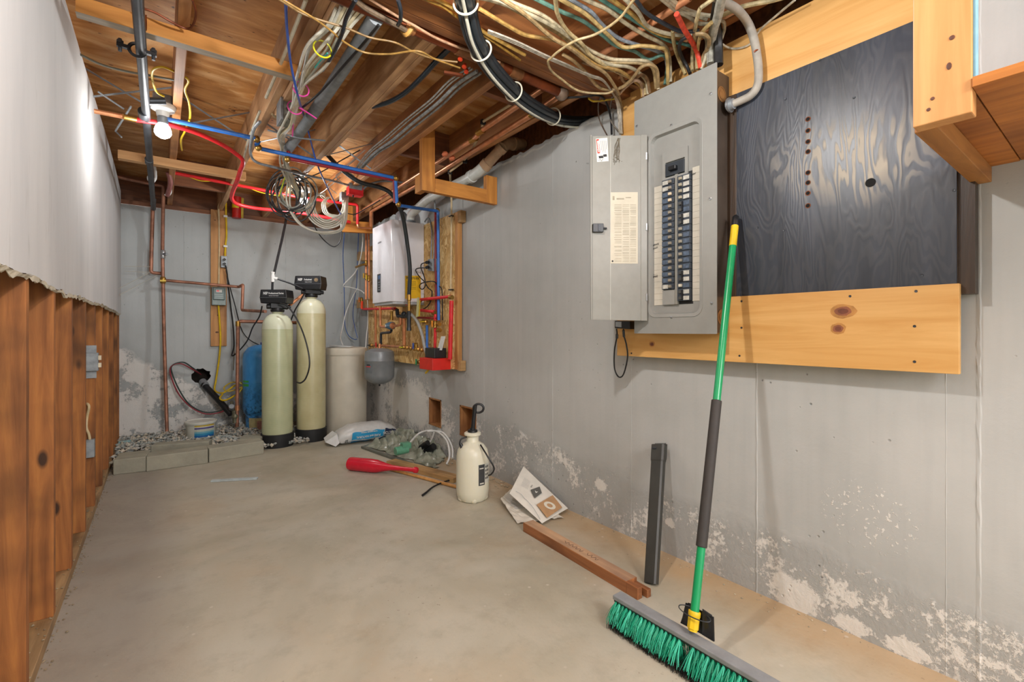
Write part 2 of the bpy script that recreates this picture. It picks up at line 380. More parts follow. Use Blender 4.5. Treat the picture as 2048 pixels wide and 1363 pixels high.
# OSB
t = NT('osb', .6); vo = t.node('ShaderNodeTexVoronoi'); vo.inputs['Scale'].default_value = 26; v = t.coord(scale=(1, 1, .7)); nn = t.noise(v, 6, 2)
vm = t.node('ShaderNodeVectorMath', operation='ADD'); t.link(v, vm.inputs[0]); t.link(nn, vm.inputs[1]); t.link(vm.outputs[0], vo.inputs['Vector'])
s_ = t.sep(vo.outputs['Color'])[0]; c = t.ramp(s_, [(0, '#b98d50'), (.5, '#dab06c'), (1, '#f0d297')]); t.col(c); t.bump(s_, .2, .003); M['osb'] = t.m
def cm(h, r=.45, m=0): return plain(h, r, m, .1, 20)
M['copper'] = plain('#d8946a', .35, .6, .2, 14); M['copper_old'] = plain('#a0705a', .5, .45, .3, 14)
M['brass'] = plain('#a8813f', .35, .8, .2); M['iron'] = plain('#42454a', .45, .55, .25, 9); M['rust'] = plain('#7b3c1c', .5, .35, .35, 10)
M['galv'] = plain('#8c9195', .55, .4, .2); M['steel'] = plain('#b5b7b9', .3, .8, .1)
M['red'] = plain('#d8252b', .4, 0, .1); M['dred'] = plain('#8f1c26', .4); M['blue'] = plain('#2f6fc4', .38, 0, .1); M['orange'] = plain('#ef4a22', .5)
M['black'] = plain('#16171a', .45, 0, .2); M['gloss_black'] = plain('#0d0e10', .2, 0, .1); M['panelgrey'] = plain('#8f8f8b', .4, 0, .03)
M['panelgrey2'] = plain('#888780', .4, 0, .04); M['white'] = plain('#d9d9d6', .45, 0, .05); M['boiler'] = plain('#dedce0', .25, 0, .02)
M['cream'] = plain('#c9b38c', .5, 0, .12); M['tan'] = plain('#b08d5c', .5, 0, .15); M['pvcwhite'] = plain('#cfd2cd', .35, 0, .06); M['pvctan'] = plain('#a98a6c', .4, 0, .15)
M['yellow'] = plain('#d8b51d', .45); M['paper'] = plain('#c2bdb0', .7, 0, .06); M['ink'] = plain('#2a2a2c', .7, 0, 0)

# ============================================================ THE ROOM
def gridwall(x, ys, zs, holes):
    m = MB()
    for i in range(len(ys)-1):
        for j in range(len(zs)-1):
            if (i, j) in holes: continue
            m.quad([(x,ys[i],zs[j]),(x,ys[i+1],zs[j]),(x,ys[i+1],zs[j+1]),(x,ys[i],zs[j+1])])
    return m
YB = 5.34; XR = 1.82; ZT = 2.11
# right wall (thick, two boxed pockets)
ys = [-3.2, 2.85, 3.08, 3.375, 3.59, YB]; zs = [-.02, .208, .435, ZT]
m = gridwall(XR, ys, zs, {(1,1),(3,1)})
m.quad([(XR,-3.2,ZT),(XR,YB,ZT),(XR+.25,YB,ZT),(XR+.25,-3.2,ZT)]); m.quad([(XR+.25,-3.2,-.02),(XR+.25,YB,-.02),(XR+.25,YB,ZT),(XR+.25,-3.2,ZT)])
wr = struct(m.build('wall_right', M['wall_r']))
for (a, b) in ((2.85, 3.08), (3.375, 3.59)):
    m = MB(); z0, z1, d = .208, .435, .12; k = .012
    m.box((XR-.002,a,z0),(XR+d,a+k,z1)); m.box((XR-.002,b-k,z0),(XR+d,b,z1)); m.box((XR-.002,a,z1-k),(XR+d,b,z1)); m.box((XR-.004,a,z0),(XR+d,b,z0+k)); m.box((XR+d-.005,a,z0),(XR+d+.005,b,z1))
    m.build('pocket_frame', wood('pocket_wood', '#8a5428', '#c08a55', 'Z', dark='#5a321a'), wr)
def seam(parent, pts, wdt=.012, h=.005, nrm=(-1,0,0), mat=None, along=None):
    m = MB(); n = len(pts); nrm = Vector(nrm)
    al = Vector(along)
    vs = []; fs = []
    for i, p in enumerate(pts):
        p = Vector(p); w_ = wdt*R(.85, 1.15); hh = h*R(.3, 1.2)
        vs += [p-al*w_/2, p-al*w_*.2+nrm*hh, p+al*w_*.2+nrm*hh*R(.3,1), p+al*w_/2]
    for i in range(n-1):
        for k in range(3): fs.append((i*4+k, i*4+k+1, i*4+k+5, i*4+k+4))
    m.add(vs, fs); return m.build('form_seam', mat, parent)
for yy, ww, hh in ((-.33,.016,.005),(.262,.012,.002),(.869,.009,.0018),(1.465,.004,.001),(2.03,.004,.002),(2.75,.004,.002),(.33,.003,.0008)):
    seam(wr, [(XR, yy+R(-.0008,.0008), k*.03) for k in range(0, 71)], ww, hh, (-1,0,0), M['wall_r'], (0,1,0))
# ragged mortar lip along the wall top
seam(wr, [(XR, .9+k*.035, ZT-.004+R(-.012,.008)) for k in range(0, 125)], .03, .008, (-1,0,0), M['wall_r'], (0,0,1)).name = 'mortar_lip'
# back wall with a broken pipe hole
hc = P(403, 752, Y=YB); hx, hz, hr = hc.x, hc.z, .075
bm = bmesh.new(); outer = [(-.6,-.02),(XR+.35,-.02),(XR+.35,ZT),(-.6,ZT)]
ov = [bm.verts.new((a,YB,b)) for a,b in outer]; n = 22
rr = [hr*R(.85,1.18) for _ in range(n)]
iv = [bm.verts.new((hx+rr[k]*math.cos(2*math.pi*k/n), YB, hz+rr[k]*math.sin(2*math.pi*k/n))) for k in range(n)]
es = [bm.edges.new((ov[k],ov[(k+1)%4])) for k in range(4)]+[bm.edges.new((iv[k],iv[(k+1)%n])) for k in range(n)]
bmesh.ops.triangle_fill(bm, edges=es, use_beauty=True)
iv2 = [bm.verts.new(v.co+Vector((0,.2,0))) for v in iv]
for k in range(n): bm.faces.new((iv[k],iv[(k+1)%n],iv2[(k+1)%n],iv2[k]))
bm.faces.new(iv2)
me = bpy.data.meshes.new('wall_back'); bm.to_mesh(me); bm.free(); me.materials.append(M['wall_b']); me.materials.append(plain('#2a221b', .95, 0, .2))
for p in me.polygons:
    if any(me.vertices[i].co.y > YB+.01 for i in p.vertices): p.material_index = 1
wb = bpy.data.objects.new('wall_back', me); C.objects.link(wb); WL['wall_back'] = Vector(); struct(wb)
for xx in (.18, 1.05): seam(wb, [(xx+R(-.002,.002), YB, k*.03) for k in range(70)], .006, .003, (0,-1,0), M['wall_b'], (1,0,0))
# floor
m = MB(); m.quad([(-1.2,-3.2,0),(XR+.02,-3.2,0),(XR+.02,YB+.02,0),(-1.2,YB+.02,0)]); struct(m.build('floor', M['floor']))
# left partition: drywall sheet over open studs
XL = -.285
top = []; y = -3.2; m = MB()
yl = [-3.2+.035*i for i in range(int((YB+3.2)/.035)+1)]
def cutz(y):                                        # hand-cut lower edge of the drywall
    base = 1.143 + .004*math.sin(y*2.1) + .003*math.sin(y*7+1)
    return base + .010*noise.noise((y*9, 1, 2)) + .006*noise.noise((y*31, 5, 2))
cz = lambda y: cutz(y)
vs = []; fs = []
def xw(y): return XL + .0135 + .010*math.sin(y*1.7+.6)*.6   # slightly wavy sheet
for y in yl:
    z0 = cz(y); x1 = xw(y)
    vs += [(XL+.001,y,z0),(x1,y,z0+.002),(x1,y,ZT+.1),(XL+.001,y,ZT+.1)]
for i in range(len(yl)-1):
    for a,b in ((1,2),(2,3)): fs.append((i*4+a,i*4+b,i*4+4+b,i*4+4+a))
vs_edge = []
m.add(vs, fs); m.quad([vs[-4],vs[-3],vs[-2],vs[-1]])
wl = struct(m.build('wall_left', M['drywall'], smooth=False))
m = MB(); ev = []; ef = []
for i, y in enumerate(yl):
    z0 = cz(y); ev += [(XL+.001,y,z0+R(-.012,.0)),(XL+.007,y,z0-R(.0,.014)),(xw(y)+.001,y,z0+R(-.002,.005))]
for i in range(len(yl)-1):
    for k in range(2): ef.append((i*3+k,i*3+k+1,i*3+3+k+1,i*3+3+k))
m.add(ev, ef); m.build('torn_gypsum_edge', M['gypsum'], wl)
XS = XL-.09
sy = [-.25,.15,.56,.96,1.37,1.775,2.18,2.575,3.01,3.42,3.83,4.27,4.68,5.08,5.30]
for i, y in enumerate(sy):
    MB().box((XS,y,.04),(XL,y+.036,ZT+.0)).build('stud', M['stud'], wl, bev=.002)
MB().box((XS,-3.2,0),(XL,YB-.005,.04)).build('floor_plate', M['plate'], wl, bev=.002)
MB().box((XS,-3.2,ZT),(XL,YB-.005,ZT+.04)).build('top_plate', M['joist'], wl)
MB().box((XS-.014,-3.2,0),(XS-.001,YB,ZT)).build('far_side_drywall', M['paperback'], wl)
m = MB()
for _ in range(260):                                # grit along the floor plate
    y = R(1.2, 4.6); x = XL + R(-.085, .0); s = R(.002,.006); m.sphere((x,y,.041+s*.4), s, 5, (1,R(.6,1.6),.6))
for _ in range(220):
    y = R(.6, 4.9); x = XL + abs(random.gauss(0,.012)); s = R(.002,.005); m.sphere((x,y,s*.4), s, 5, (1,R(.6,1.6),.6))
m.build('rubble', plain('#8f8068', .9, 0, .3), wl, kind='stuff')
# ceiling: plywood subfloor, joists, beam, rim
ZJ, ZS = 2.15, 2.385
m = MB(); m.box((-1.2,-3.2,ZS),(XR+.4,YB+.3,ZS+.04)); ce = struct(m.build('ceiling', M['subfloor']))
for k in range(4):
    for j in range(2):
        y0 = -3.2+k*2.44+(-.75 if j else 0); x0 = -.72+j*1.22
        MB().box((x0+.0015,max(-3.2,y0)+.0015,ZS-.012),(x0+1.2185,min(YB+.2,y0+2.4385),ZS-.0005)).build('plywood_sheet', M['subfloor'], ce)
MB().box((1.722,-3.2,ZS-.012),(XR+.3,YB+.2,ZS-.0005)).build('plywood_sheet', M['subfloor'], ce)
BY0, BY1 = 1.43, 1.56
for x in (-.325, .09, .48, .87, 1.26, 1.665):
    mt = M['joist_pale'] if x in (.48, .87) else M['joist']
    MB().box((x-.038,BY1,ZJ),(x,YB+.1,ZS-.012)).build('joist', mt, ce, bev=.003)
for x in (.14, .55, .95, 1.36, 1.72):
    MB().box((x-.038,-3.2,ZJ),(x,BY0,ZS-.012)).build('joist', M['beamy'] if x>.9 else M['joist'], ce, bev=.003)
# doubler fastened to the side of the second joist
MB().box((.87+.001,1.57,ZJ-.0),(.895,3.2,ZJ+.09)).build('joist_doubler', M['joist_pale'], ce, bev=.002)
MB().box((.48+.001,1.57,ZJ-.03),(.52,2.72,ZJ+.06)).build('joist_doubler', M['joist_pale'], ce, bev=.002)
for k in range(3):
    MB().box((-.5,BY0+k*.0435,2.10),(XR+.15,BY0+k*.0435+.042,ZS-.013)).build('beam_ply', M['beam'], ce, bev=.003)
MB().box((-.6,YB+.04,ZT+.04),(XR+.35,YB+.08,ZS)).build('rim_joist', M['rim'], ce)
MB().box((-.6,YB-.01,ZT+.001),(XR+.35,YB+.14,ZT+.04)).build('sill_plate', M['rim'], ce, bev=.002)
MB().box((XR+.17,-3.2,ZT+.04),(XR+.21,YB,ZS)).build('rim_joist', M['rim'], ce)
MB().box((XR+.05,-3.2,ZT+.001),(XR+.19,YB,ZT+.04)).build('sill_plate', wood('sill_wood','#57321f','#9c6440','Y',dark='#3c2114'), ce)
for x0,x1,yy in ((1.26,1.627,2.9),(.09,.442,4.6),(1.26,1.627,1.9)):
    MB().box((x0,yy,ZJ+.01),(x1,yy+.038,ZS-.013)).build('joist_blocking', M['rim'], ce, bev=.002)
# cross bridging of flat steel between joists
def bridging(x0, x1, y):
    m = MB(); m.bar((x0,y,ZJ+.02),(x1,y+.01,ZS-.04),.002,.022,(0,1,0)); m.build('steel_bridging', M['galv'], ce)
    m = MB(); m.bar((x0,y+.02,ZS-.04),(x1,y+.03,ZJ+.02),.002,.022,(0,1,0)); m.build('steel_bridging', M['galv'], ce)
bridging(-.325,.052,3.2); bridging(.09,.442,3.28); bridging(.48,.832,3.3); bridging(.87,1.222,3.3)

# ============================================================ ELECTRICAL WALL
RX, RY = (0,-1,0), (0,0,1)                        # text axes on the right wall
# plywood backing, black sheet, pine board
tb = thing('plywood_backboard', 'large tan plywood backboard fixed to the wall behind the breaker panel', 'board', (1.79, .9, .90))
MB().box((1.772,.297,.905),(1.790,1.485,2.118)).build('plywood_sheet', M['pine'], tb)
for y in (.32,.9,1.44):
    MB().box((1.790,y-.02,.93),(1.819,y+.02,2.09)).build('batten', M['blackside'], tb)
bl = thing('black_plywood_panel', 'big black painted plywood sheet with worn wavy grain and drilled holes', 'board', (1.765,.6,1.13))
m = MB().box((1.760,.297,1.129),(1.7715,.915,1.903)); sh = m.build('plywood_sheet', M['blackply'], bl)
MB().box((1.757,.915,1.129),(1.7715,1.06,1.903)).build('side_board', M['blackside'], bl, bev=.002, label='dark brown stained side board')
MB().box((1.772,.262,1.10),(1.815,.2965,1.56)).build('edge_batten', M['blackside'], bl)
hole = plain('#050505', .9, 0, 0); holer = plain('#7a4526', .9, 0, .2)
for (x, y) in ((1616,238),(1616,261),(1616,283),(1616,303),(1616,345),(1616,365),(1616,386),(1616,411)):
    p = P(x, y, X=1.7595); h = MB().lathe([(.0085,0),(.0085,.0006)], p, (-1,0,0), 14).build('drilled_hole', holer, bl); MB().lathe([(.0062,0),(.0062,.0012)], p, (-1,0,0), 12).build('hole_core', hole, h)
p = P(1741, 365, X=1.7595); MB().lathe([(.0135,0),(.0135,.001)], p, (-1,0,0), 18).build('drilled_hole', hole, bl)
def screw(x, y, X, par, r=.004, mt='iron'):
    p = P(x, y, X=X); MB().lathe([(r,0),(r*.9,.0012),(r*.3,.0008)], p, (-1,0,0), 10).build('screw', M[mt], par)
for (x, y) in ((1470,210),(1571,198),(1708,195),(1640,120),(1568,460),(1844,550),(1515,455),(1908,380)): screw(x, y, 1.7595, bl)
lb = thing('pine_board', 'wide yellow pine board with two dark knots along the bottom of the panel', 'board', (1.76,.9,.879))
MB().box((1.750,.290,.879),(1.7715,1.492,1.1285)).build('board', M['pine'], lb, bev=.0015)
for (x, y, a, b) in ((1686,622,.024,.015),(1676,657,.015,.012),(1304,688,.011,.009)):
    p = P(x, y, X=1.7497)
    for s_, cc in ((1.5,'#b98243'),(1.0,'#8a5236'),(.6,'#6b3a28')):
        poly = [p+Vector((-.0004*(2-s_),a*s_*math.cos(k*.3927)*R(.9,1.1),b*s_*math.sin(k*.3927)*R(.9,1.1))) for k in range(16)]
        MB().quad(poly).build('knot', plain(cc,.5,0,.2), lb)
for (x, y) in ((1483,602),(1483,655),(1479,711),(1832,582),(1829,652),(1829,723),(1263,706),(1700,592),(1445,620)): screw(x, y, 1.7497, lb)

# ---- breaker panel
PX = 1.66
pn = thing('breaker_panel', 'grey metal breaker panel with its door swung open and two columns of breakers', 'electrical panel', (1.72,1.128,.986))
CB = plain('#5c5148', .35, .5, .25, 6); MB().box((PX+.0195,.950,.99),(1.771,1.306,1.985)).build('cabinet', CB, pn, bev=.002)  # brown of the reflected wood put into the metal's base colour
m = MB(); m.box((PX+.004,.950,.99),(PX+.0194,.954,1.985)); m.box((PX+.004,1.302,.99),(PX+.0194,1.306,1.985)); m.box((PX+.004,.955,.99),(PX+.0194,1.301,.994)); m.box((PX+.004,.955,1.981),(PX+.0194,1.301,1.985)); m.build('cabinet_lip', CB, pn)
def rrect(y0, y1, z0, z1, r, X, n=5):
    pts = []
    for (cy, cz_, a0) in ((y0+r,z0+r,180),(y1-r,z0+r,270),(y1-r,z1-r,0),(y0+r,z1-r,90)):
        for k in range(n+1):
            a = math.radians(a0+90*k/n); pts.append(Vector((X, cy+r*math.cos(a), cz_+r*math.sin(a))))
    return pts
def plate(outer, inner, dx):
    m = bmesh.new(); a = [m.verts.new(p) for p in outer]; b = [m.verts.new(p) for p in inner]
    es = [m.edges.new((q[k], q[(k+1)%len(q)])) for q in (a, b) for k in range(len(q))]
    bmesh.ops.triangle_fill(m, edges=es, use_beauty=True)
    fs = list(m.faces); g = bmesh.ops.extrude_face_region(m, geom=fs)
    for v in g['geom']:
        if isinstance(v, bmesh.types.BMVert): v.co.x += dx
    mb = MB(); m.verts.index_update(); mb.add([v.co.copy() for v in m.verts], [tuple(v.index for v in f.verts) for f in m.faces]); m.free(); return mb
r0 = rrect(1.008,1.235,1.067,1.812,.03,PX)
plate(rrect(.938,1.318,.986,2.0,.003,PX), r0, .0035).build('cover', M['panelgrey'], pn, bev=.0012)
plate(rrect(.995,1.248,1.053,1.828,.04,PX-.0025), r0, .0035).build('cover_rim', M['panelgrey'], pn, bev=.001)
m = MB(); a = rrect(1.008,1.235,1.067,1.812,.03,PX); b = rrect(1.012,1.231,1.071,1.808,.028,PX+.018); n = len(a)
m.add(a+b, [(k,(k+1)%n,n+(k+1)%n,n+k) for k in range(n)]); m.quad(b); m.build('recess', M['panelgrey'], pn)
MB().box((PX+.0165,1.046,1.105),(PX+.0185,1.182,1.63)).build('breaker_bay', plain('#17181a',.6), pn)
MB().box((PX+.006,1.108,1.105),(PX+.0172,1.120,1.63)).build('centre_strip', M['panelgrey2'], pn)
MB().box((PX+.008,1.122,1.105),(PX+.0172,1.180,1.165)).build('blank_filler', M['panelgrey'], pn)
# main breaker
plate(rrect(1.065,1.182,1.612,1.735,.006,PX+.010), rrect(1.078,1.168,1.628,1.690,.002,PX+.010), .0075).build('main_frame', M['panelgrey'], pn)
mb_ = MB().box((PX+.008,1.080,1.632),(PX+.017,1.166,1.684)).build('main_breaker', plain('#2b3138',.45), pn, bev=.001)
MB().box((PX-.010,1.108,1.648),(PX+.010,1.142,1.664)).build('toggle', plain('#101114',.4), mb_, bev=.002)
tie = plain('#3b4149', .4); bface = plain('#333b45', .45, 0, .2, 40); blab = plain('#4a586b', .5, 0, .3, 90); wlab = plain('#b9b8b0', .6, 0, .2, 60)
bz = 1.6185; bp = .02510
def breaker(col, k, lab, tog='#8b8578', tall=1, white=0):
    z1 = bz - k*bp - .0008; z0 = z1 - bp*tall + .0016; y0, y1 = ((1.1225,1.1785) if col == 0 else (1.0505,1.1065))
    o = MB().box((PX+.002,y0,z0),(PX+.0165,y1,z1)).build('breaker', bface, pn, bev=.0008)
    s = -1 if col == 0 else 1; cy = (y0+.016) if col == 0 else (y1-.016)
    for q in range(tall):
        zc = z1-bp*(q+.5)
        MB().box((PX-.006,cy-.0065,zc-.0055),(PX+.003,cy+.0065,zc+.0055)).build('toggle', plain(tog,.4,0,.1), o, bev=.001)
        ya, yb = (y0+.027, y1-.003) if col == 0 else (y0+.003, y1-.027)
        MB().box((PX+.0012,ya,zc-.008),(PX+.0022,yb,zc+.008)).build('rating_label', wlab if (white or q == white-1) else blab, o)
    if tall == 2: MB().box((PX-.007,cy+.007*(-s),z0+.006),(PX+.002,cy+.012*(-s),z1-.006)).build('handle_tie', plain('#121316',.4), o)
for k in range(18): breaker(0, k, 0, '#c9b79c' if k in (2,3) else '#867e70', white=1 if k in (0,1,17) else 0)
for k in range(4): breaker(1, k, 0, '#9a927f', white=1)
breaker(1, 4, 0, '#4a4a48', 2); breaker(1, 6, 0, '#4a4a48', 2, 1)
for k in range(8, 15): breaker(1, k, 0)
breaker(1, 15, 0, '#3a3a3a', 2, 2); breaker(1, 17, 0, '#c9c2b0'); breaker(1, 18, 0, '#3f3f3d', 2, 2)
# circuit strips with handwriting
for (a, b, z1, z0) in ((1.182,1.226,1.605,1.105),(1.0135,1.0475,1.640,1.115)):
    s = MB().box((PX+.0160,a,z0),(PX+.0172,b,z1)).build('circuit_strip', M['paper'], pn)
    for k in range(1, 21):
        zz = z1-k*bp
        if zz > z0+.003: MB().box((PX+.0155,a,zz-.0004),(PX+.0161,b,zz+.0004)).build('ruled_line', plain('#8a8578',.8,0,0), s)
def hand(s_, x, y, size, rot=4):
    Mx = FR(P(x, y, X=PX+.0152), RX, RY) @ Matrix.Rotation(math.radians(rot), 4, 'Z'); text(s_, size, Mx, M['ink'], pn, 'handwriting', sx=.8)
hand('Boiler', 1386, 348, .0125, 8); hand('GARAGE', 1311, 489, .0105); hand('LIGHTS', 1311, 496, .009, 6); hand('SPARE', 1310, 553, .0125, 3); hand('———', 1310, 548, .009, 0)
for (x, y) in ((1274,252),(1422,187),(1421,397),(1423,606),(1343,250),(1343,634)):
    p = P(x, y, X=PX-.0003); MB().lathe([(.0055,0),(.005,.0025),(.002,.003)], p, (-1,0,0), 12).build('cover_screw', M['steel'], pn)
    MB().bar(p+Vector((-.0031,-.004,-.001)), p+Vector((-.0031,.004,.001)), .0012, .0008, (1,0,0)).build('screw_slot', M['ink'], pn)
for zc in (1.90, 1.05):
    MB().lathe([(.03,0),(.03,.0015),(.026,.0015),(.026,.0005),(.018,.0005),(.018,.002),(0,.002)], (1.715,.9498,zc), (0,-1,0), 22).build('knockout', plain('#8d6b47',.35,.5,.2), pn)  # same reflected wood brown put into the knockout colour
# door, swung out
hd = Vector((PX-.004,1.243,0)); dr = Vector((-CT, ST, 0)); dn = Vector((-ST,-CT,0))
dt = 1.985; DPL = (O+Vector((ST,CT,0))*dt, Vector((ST,CT,0)))
def D(x, y, off=0): return P(x, y, pl=DPL) + dn*off
m = MB(); a = [D(1180,272),D(1293.5,270),D(1293.5,641),D(1181,639)]; m.prism(a, -dn*.0015)
door = m.build('door', M['panelgrey2'], pn, bev=.0008, label='grey sheet metal door folded open')
for x in (1221, 1281.5): MB().box((0,0,0),(0,0,0)); MB().bar(D(x,271,.0003), D(x,640,.0003), .0018, .001, dn).build('fold_line', plain('#b5b4ad',.3), door)
MB().prism([D(1281.5,270,.0002),D(1294,270,.0002),D(1294,641,.0002),D(1281.5,641,.0002)], dn*.004).build('hinge_flange', M['panelgrey2'], door, bev=.001)
MB().prism([D(1180,272),D(1182.5,272),D(1183,639),D(1181,639)], dn*.010).build('edge_return', M['panelgrey2'], door)
for y in (313, 454, 594): MB().cyl(D(1292.5,y-7,.005), D(1292.5,y+7,.005), .004, 8).build('hinge', M['steel'], door)
# latch
la = MB().prism([D(1185,448,.001),D(1206,448,.001),D(1206,465,.001),D(1185,465,.001)], dn*.014).build('latch', plain('#2d3136',.35), door, bev=.002)
MB().cyl(D(1205,457,.006), D(1213,457,.006), .004, 8).build('latch_pin', M['iron'], la); MB().prism([D(1195,450,.014),D(1199,450,.014),D(1199,463,.014),D(1195,463,.014)], dn*.004).build('latch_rib', M['iron'], la)
# warning sticker
s = MB().prism([D(1191.5,277.5,.0004),D(1214.5,275.5,.0004),D(1217,322,.0004),D(1194,324,.0004)], dn*.0006).build('warning_sticker', plain('#dcd9d2',.5,0,.03), door)
MB().prism([D(1192.3,278.7,.0012),D(1197.8,278.2,.0012),D(1200,306.5,.0012),D(1194.8,307,.0012)], dn*.0003).build('red_band', plain('#c8321f',.5,0,0), s)
ux = (D(1196.5,279)-D(1198,306)).normalized(); upv = (D(1191,290)-D(1197,290)).normalized()
text('DANGER', .0105, FR(D(1196.6,291,.0018), ux, upv), plain('#f0ece4',.5,0,0), door, 'danger_lettering', bold=.0004)
text('▲', .008, FR(D(1197.4,303,.0018), ux, upv), plain('#f0ece4',.5,0,0), door, 'warning_mark')
for k, (x, ln) in enumerate(((1201,20),(1203.6,24),(1206.2,22),(1208.8,25),(1211.4,18))):
    MB().prism([D(x,281,.0011),D(x+.9,281,.0011),D(x+.9+ln*.05,281+ln,.0011),D(x+ln*.05,281+ln,.0011)], dn*.0003).build('text_line', plain('#8f8c86',.7,0,0), s)
h = MB(); h.prism([D(1197,312,.0011),D(1206,311,.0011),D(1207,316,.0011),D(1198,317,.0011)], dn*.0003); h.prism([D(1206,309,.0011),D(1213,308,.0011),D(1214,313,.0011),D(1207,314,.0011)], dn*.0003)
h.tube([D(1197,321,.0012),D(1201,319,.0012),D(1203,322,.0012),D(1206,317,.0012)], .0009, 5); h.build('shock_symbol', M['ink'], s)
# directory label
s = MB().prism([D(1221.5,384.5,.0004),D(1275.5,384,.0004),D(1275.5,527,.0004),D(1221,526.5,.0004)], dn*.0006).build('directory_label', plain('#c2bba9',.6,0,.04), door)
m = MB(); lb2 = plain('#98917f',.7,0,.1)
for (x0,x1,y0,y1) in ((1233,1248,396,399),(1251,1262,394,396),(1225,1229,392,400)): m.prism([D(x0,y0,.0011),D(x1,y0,.0011),D(x1,y1,.0011),D(x0,y1,.0011)], dn*.0002)
y = 409
while y < 523:
    for (x0,x1) in ((1228,1243),(1244.5,1258),(1259.5,1272)):
        if R(0,1) < .85: m.prism([D(x0+R(0,4),y,.0011),D(x1,y,.0011),D(x1,y+.8,.0011),D(x0,y+.8,.0011)], dn*.0002)
    y += R(1.6, 3.6)
m.build('fine_print', lb2, s, kind='stuff'); MB().lathe([(.004,0),(.004,.0004)], D(1225,522,.0011), dn, 12).build('round_mark', M['ink'], s)
m = MB()                                            # cobweb smudge on the door
for k in range(14): m.tube([D(1238+R(-3,3),276,.001), D(1234+R(-5,6),300+R(-8,8),.002), D(1233+R(-7,7),318+R(-10,12),.001)], .0005, 4)
for k in range(26): m.sphere(D(1233+random.gauss(0,3), 320+random.gauss(0,4), .001), R(.001,.0025), 5)
o = m.build('cobweb', plain('#6f6656',.9), None); tag(o, 'small dusty cobweb stuck to the open panel door', 'cobweb'); o['kind'] = 'stuff'
# adapter hanging below the door
t_ = thing('power_adapter', 'black plug-in adapter hanging just below the open panel door', 'adapter', P(1244,652,X=1.70))
q0 = P(1229,641,X=1.70); MB().prism([P(1229,641,X=1.70),P(1260,642,X=1.70),P(1260,658,X=1.70),P(1229,656,X=1.70)], (.045,0,0)).build('body', plain('#1c1d20',.4), t_, bev=.003)
MB().prism([P(1231,643,X=1.699),P(1243,643,X=1.699),P(1243,654,X=1.699),P(1231,653,X=1.699)], (-.0006,0,0)).build('rating_label', plain('#9fa6ae',.5,0,.1), t_)
m = MB(); m.tube([P(1233,657,X=1.71),P(1234,672,X=1.72),P(1229,700,X=1.74),P(1229,735,X=1.76),P(1237,753,X=1.765),P(1247,748,X=1.76),P(1255,715,X=1.745),P(1253,690,X=1.73),P(1248,671,X=1.72),P(1247,658,X=1.71)], .0035, 8)
m.build('looped_cord', M['black'], t_, True)
m = MB(); m.cyl(P(1234,668,X=1.718),P(1234,676,X=1.722),.0065,10); m.cyl(P(1247,660,X=1.71),P(1248,673,X=1.72),.006,10); m.build('cord_clip', M['iron'], t_)

# ---- hanging shelf at the upper right
sf = thing('wooden_shelf', 'orange brown wooden shelf hung from a pale post at the right edge', 'shelf', (1.4,.1,1.405))
po = MB().box((1.205,.182,1.405),(1.243,.268,2.384)).build('post', M['post'], sf, bev=.002)
for (x, y, r, e) in ((1904,75,.0045,1),(1865,197,.0035,1),(1857,219,.0035,1),(1898,132,.004,1.8)):
    p = P(x, y, X=1.2045); MB().sphere(p, r, 10, (.25,1,e)).build('knot', plain('#5e3a2c',.6,0,.2), po)
MB().box((1.2435,.236,1.405),(1.819,.274,1.447)).build('rail', wood('rail_wood','#8a5a2c','#bd8344','X',dark='#5e3a1c'), sf, bev=.002)
MB().box((1.2435,.1835,1.4475),(1.819,.274,1.465)).build('side_cleat', M['shelfwood'], sf)
MB().box((1.2,-.75,1.449),(1.819,.1815,1.468)).build('shelf_board', M['shelfwood'], sf, bev=.001)
MB().box((1.2,-.75,1.405),(1.238,-.66,2.384)).build('post', M['post'], sf, bev=.002)
MB().box((1.2435,-.70,1.405),(1.819,-.662,1.4485)).build('rail', M['shelfwood'], sf)
MB().box((1.210,.1785,1.47),(1.238,.1815,2.1)).build('blue_foil_strip', plain('#7fb4cf',.4), sf, label='pale blue strip')

# ============================================================ BROOM AND THINGS ON THE FLOOR
br = thing('push_broom', 'green handled push broom with teal bristles leaning against the plywood', 'broom', (1.25,.77,0))
h0 = Vector((1.262,.788,.115)); h1 = P(1472,430,X=1.738)
hp = lambda y: h0 + (h1-h0)*((1268-y)/(1268-430.))
def hy(y):                                          # point of the handle axis seen at image row y
    lo, hi = 0., 1.
    for _ in range(30):
        t = (lo+hi)/2; p = h0+(h1-h0)*t; yy = H0-(p.z-1)*F/(p.x*ST+p.y*CT)
        if yy > y: lo = t
        else: hi = t
    return h0+(h1-h0)*lo
G = plain('#12925a', .28, 0, .05)
MB().cyl(hy(1232), hy(1090), .0125, 20).build('lower_handle', G, br, True)
MB().cyl(hy(1093), hy(800), .0165, 20).build('foam_grip', plain('#332f2d',.7,0,.1), br, True, bev=.002)
MB().cyl(hy(802), hy(488), .0125, 20, .0125).build('upper_handle', G, br, True)
MB().cyl(hy(492), hy(452), .0132, 20).build('yellow_sleeve', M['yellow'], br, True)
MB().tube([hy(454), hy(444), hy(434), hy(429)], [.0118,.0125,.012,.004], 16, sm=False).build('end_cap', M['black'], br, True)
MB().tube([hy(1232), hy(1230), hy(1222), hy(1221)], [.0165,.0175,.0175,.0165], 16, sm=False).build('collar', M['yellow'], br, True)
so = MB().tube([h0-(h1-h0).normalized()*.005, hy(1257), hy(1256), hy(1228)], [.0135,.0135,.0165,.0165], 8, sm=False).build('socket', M['yellow'], br)
HX0, HX1, HY0, HY1 = 1.234, 1.277, .455, 1.072
MB().box((HX0,HY0,.083),(HX1,HY1,.098)).build('head_block', plain('#85888c',.35,0,.1), br, bev=.003)
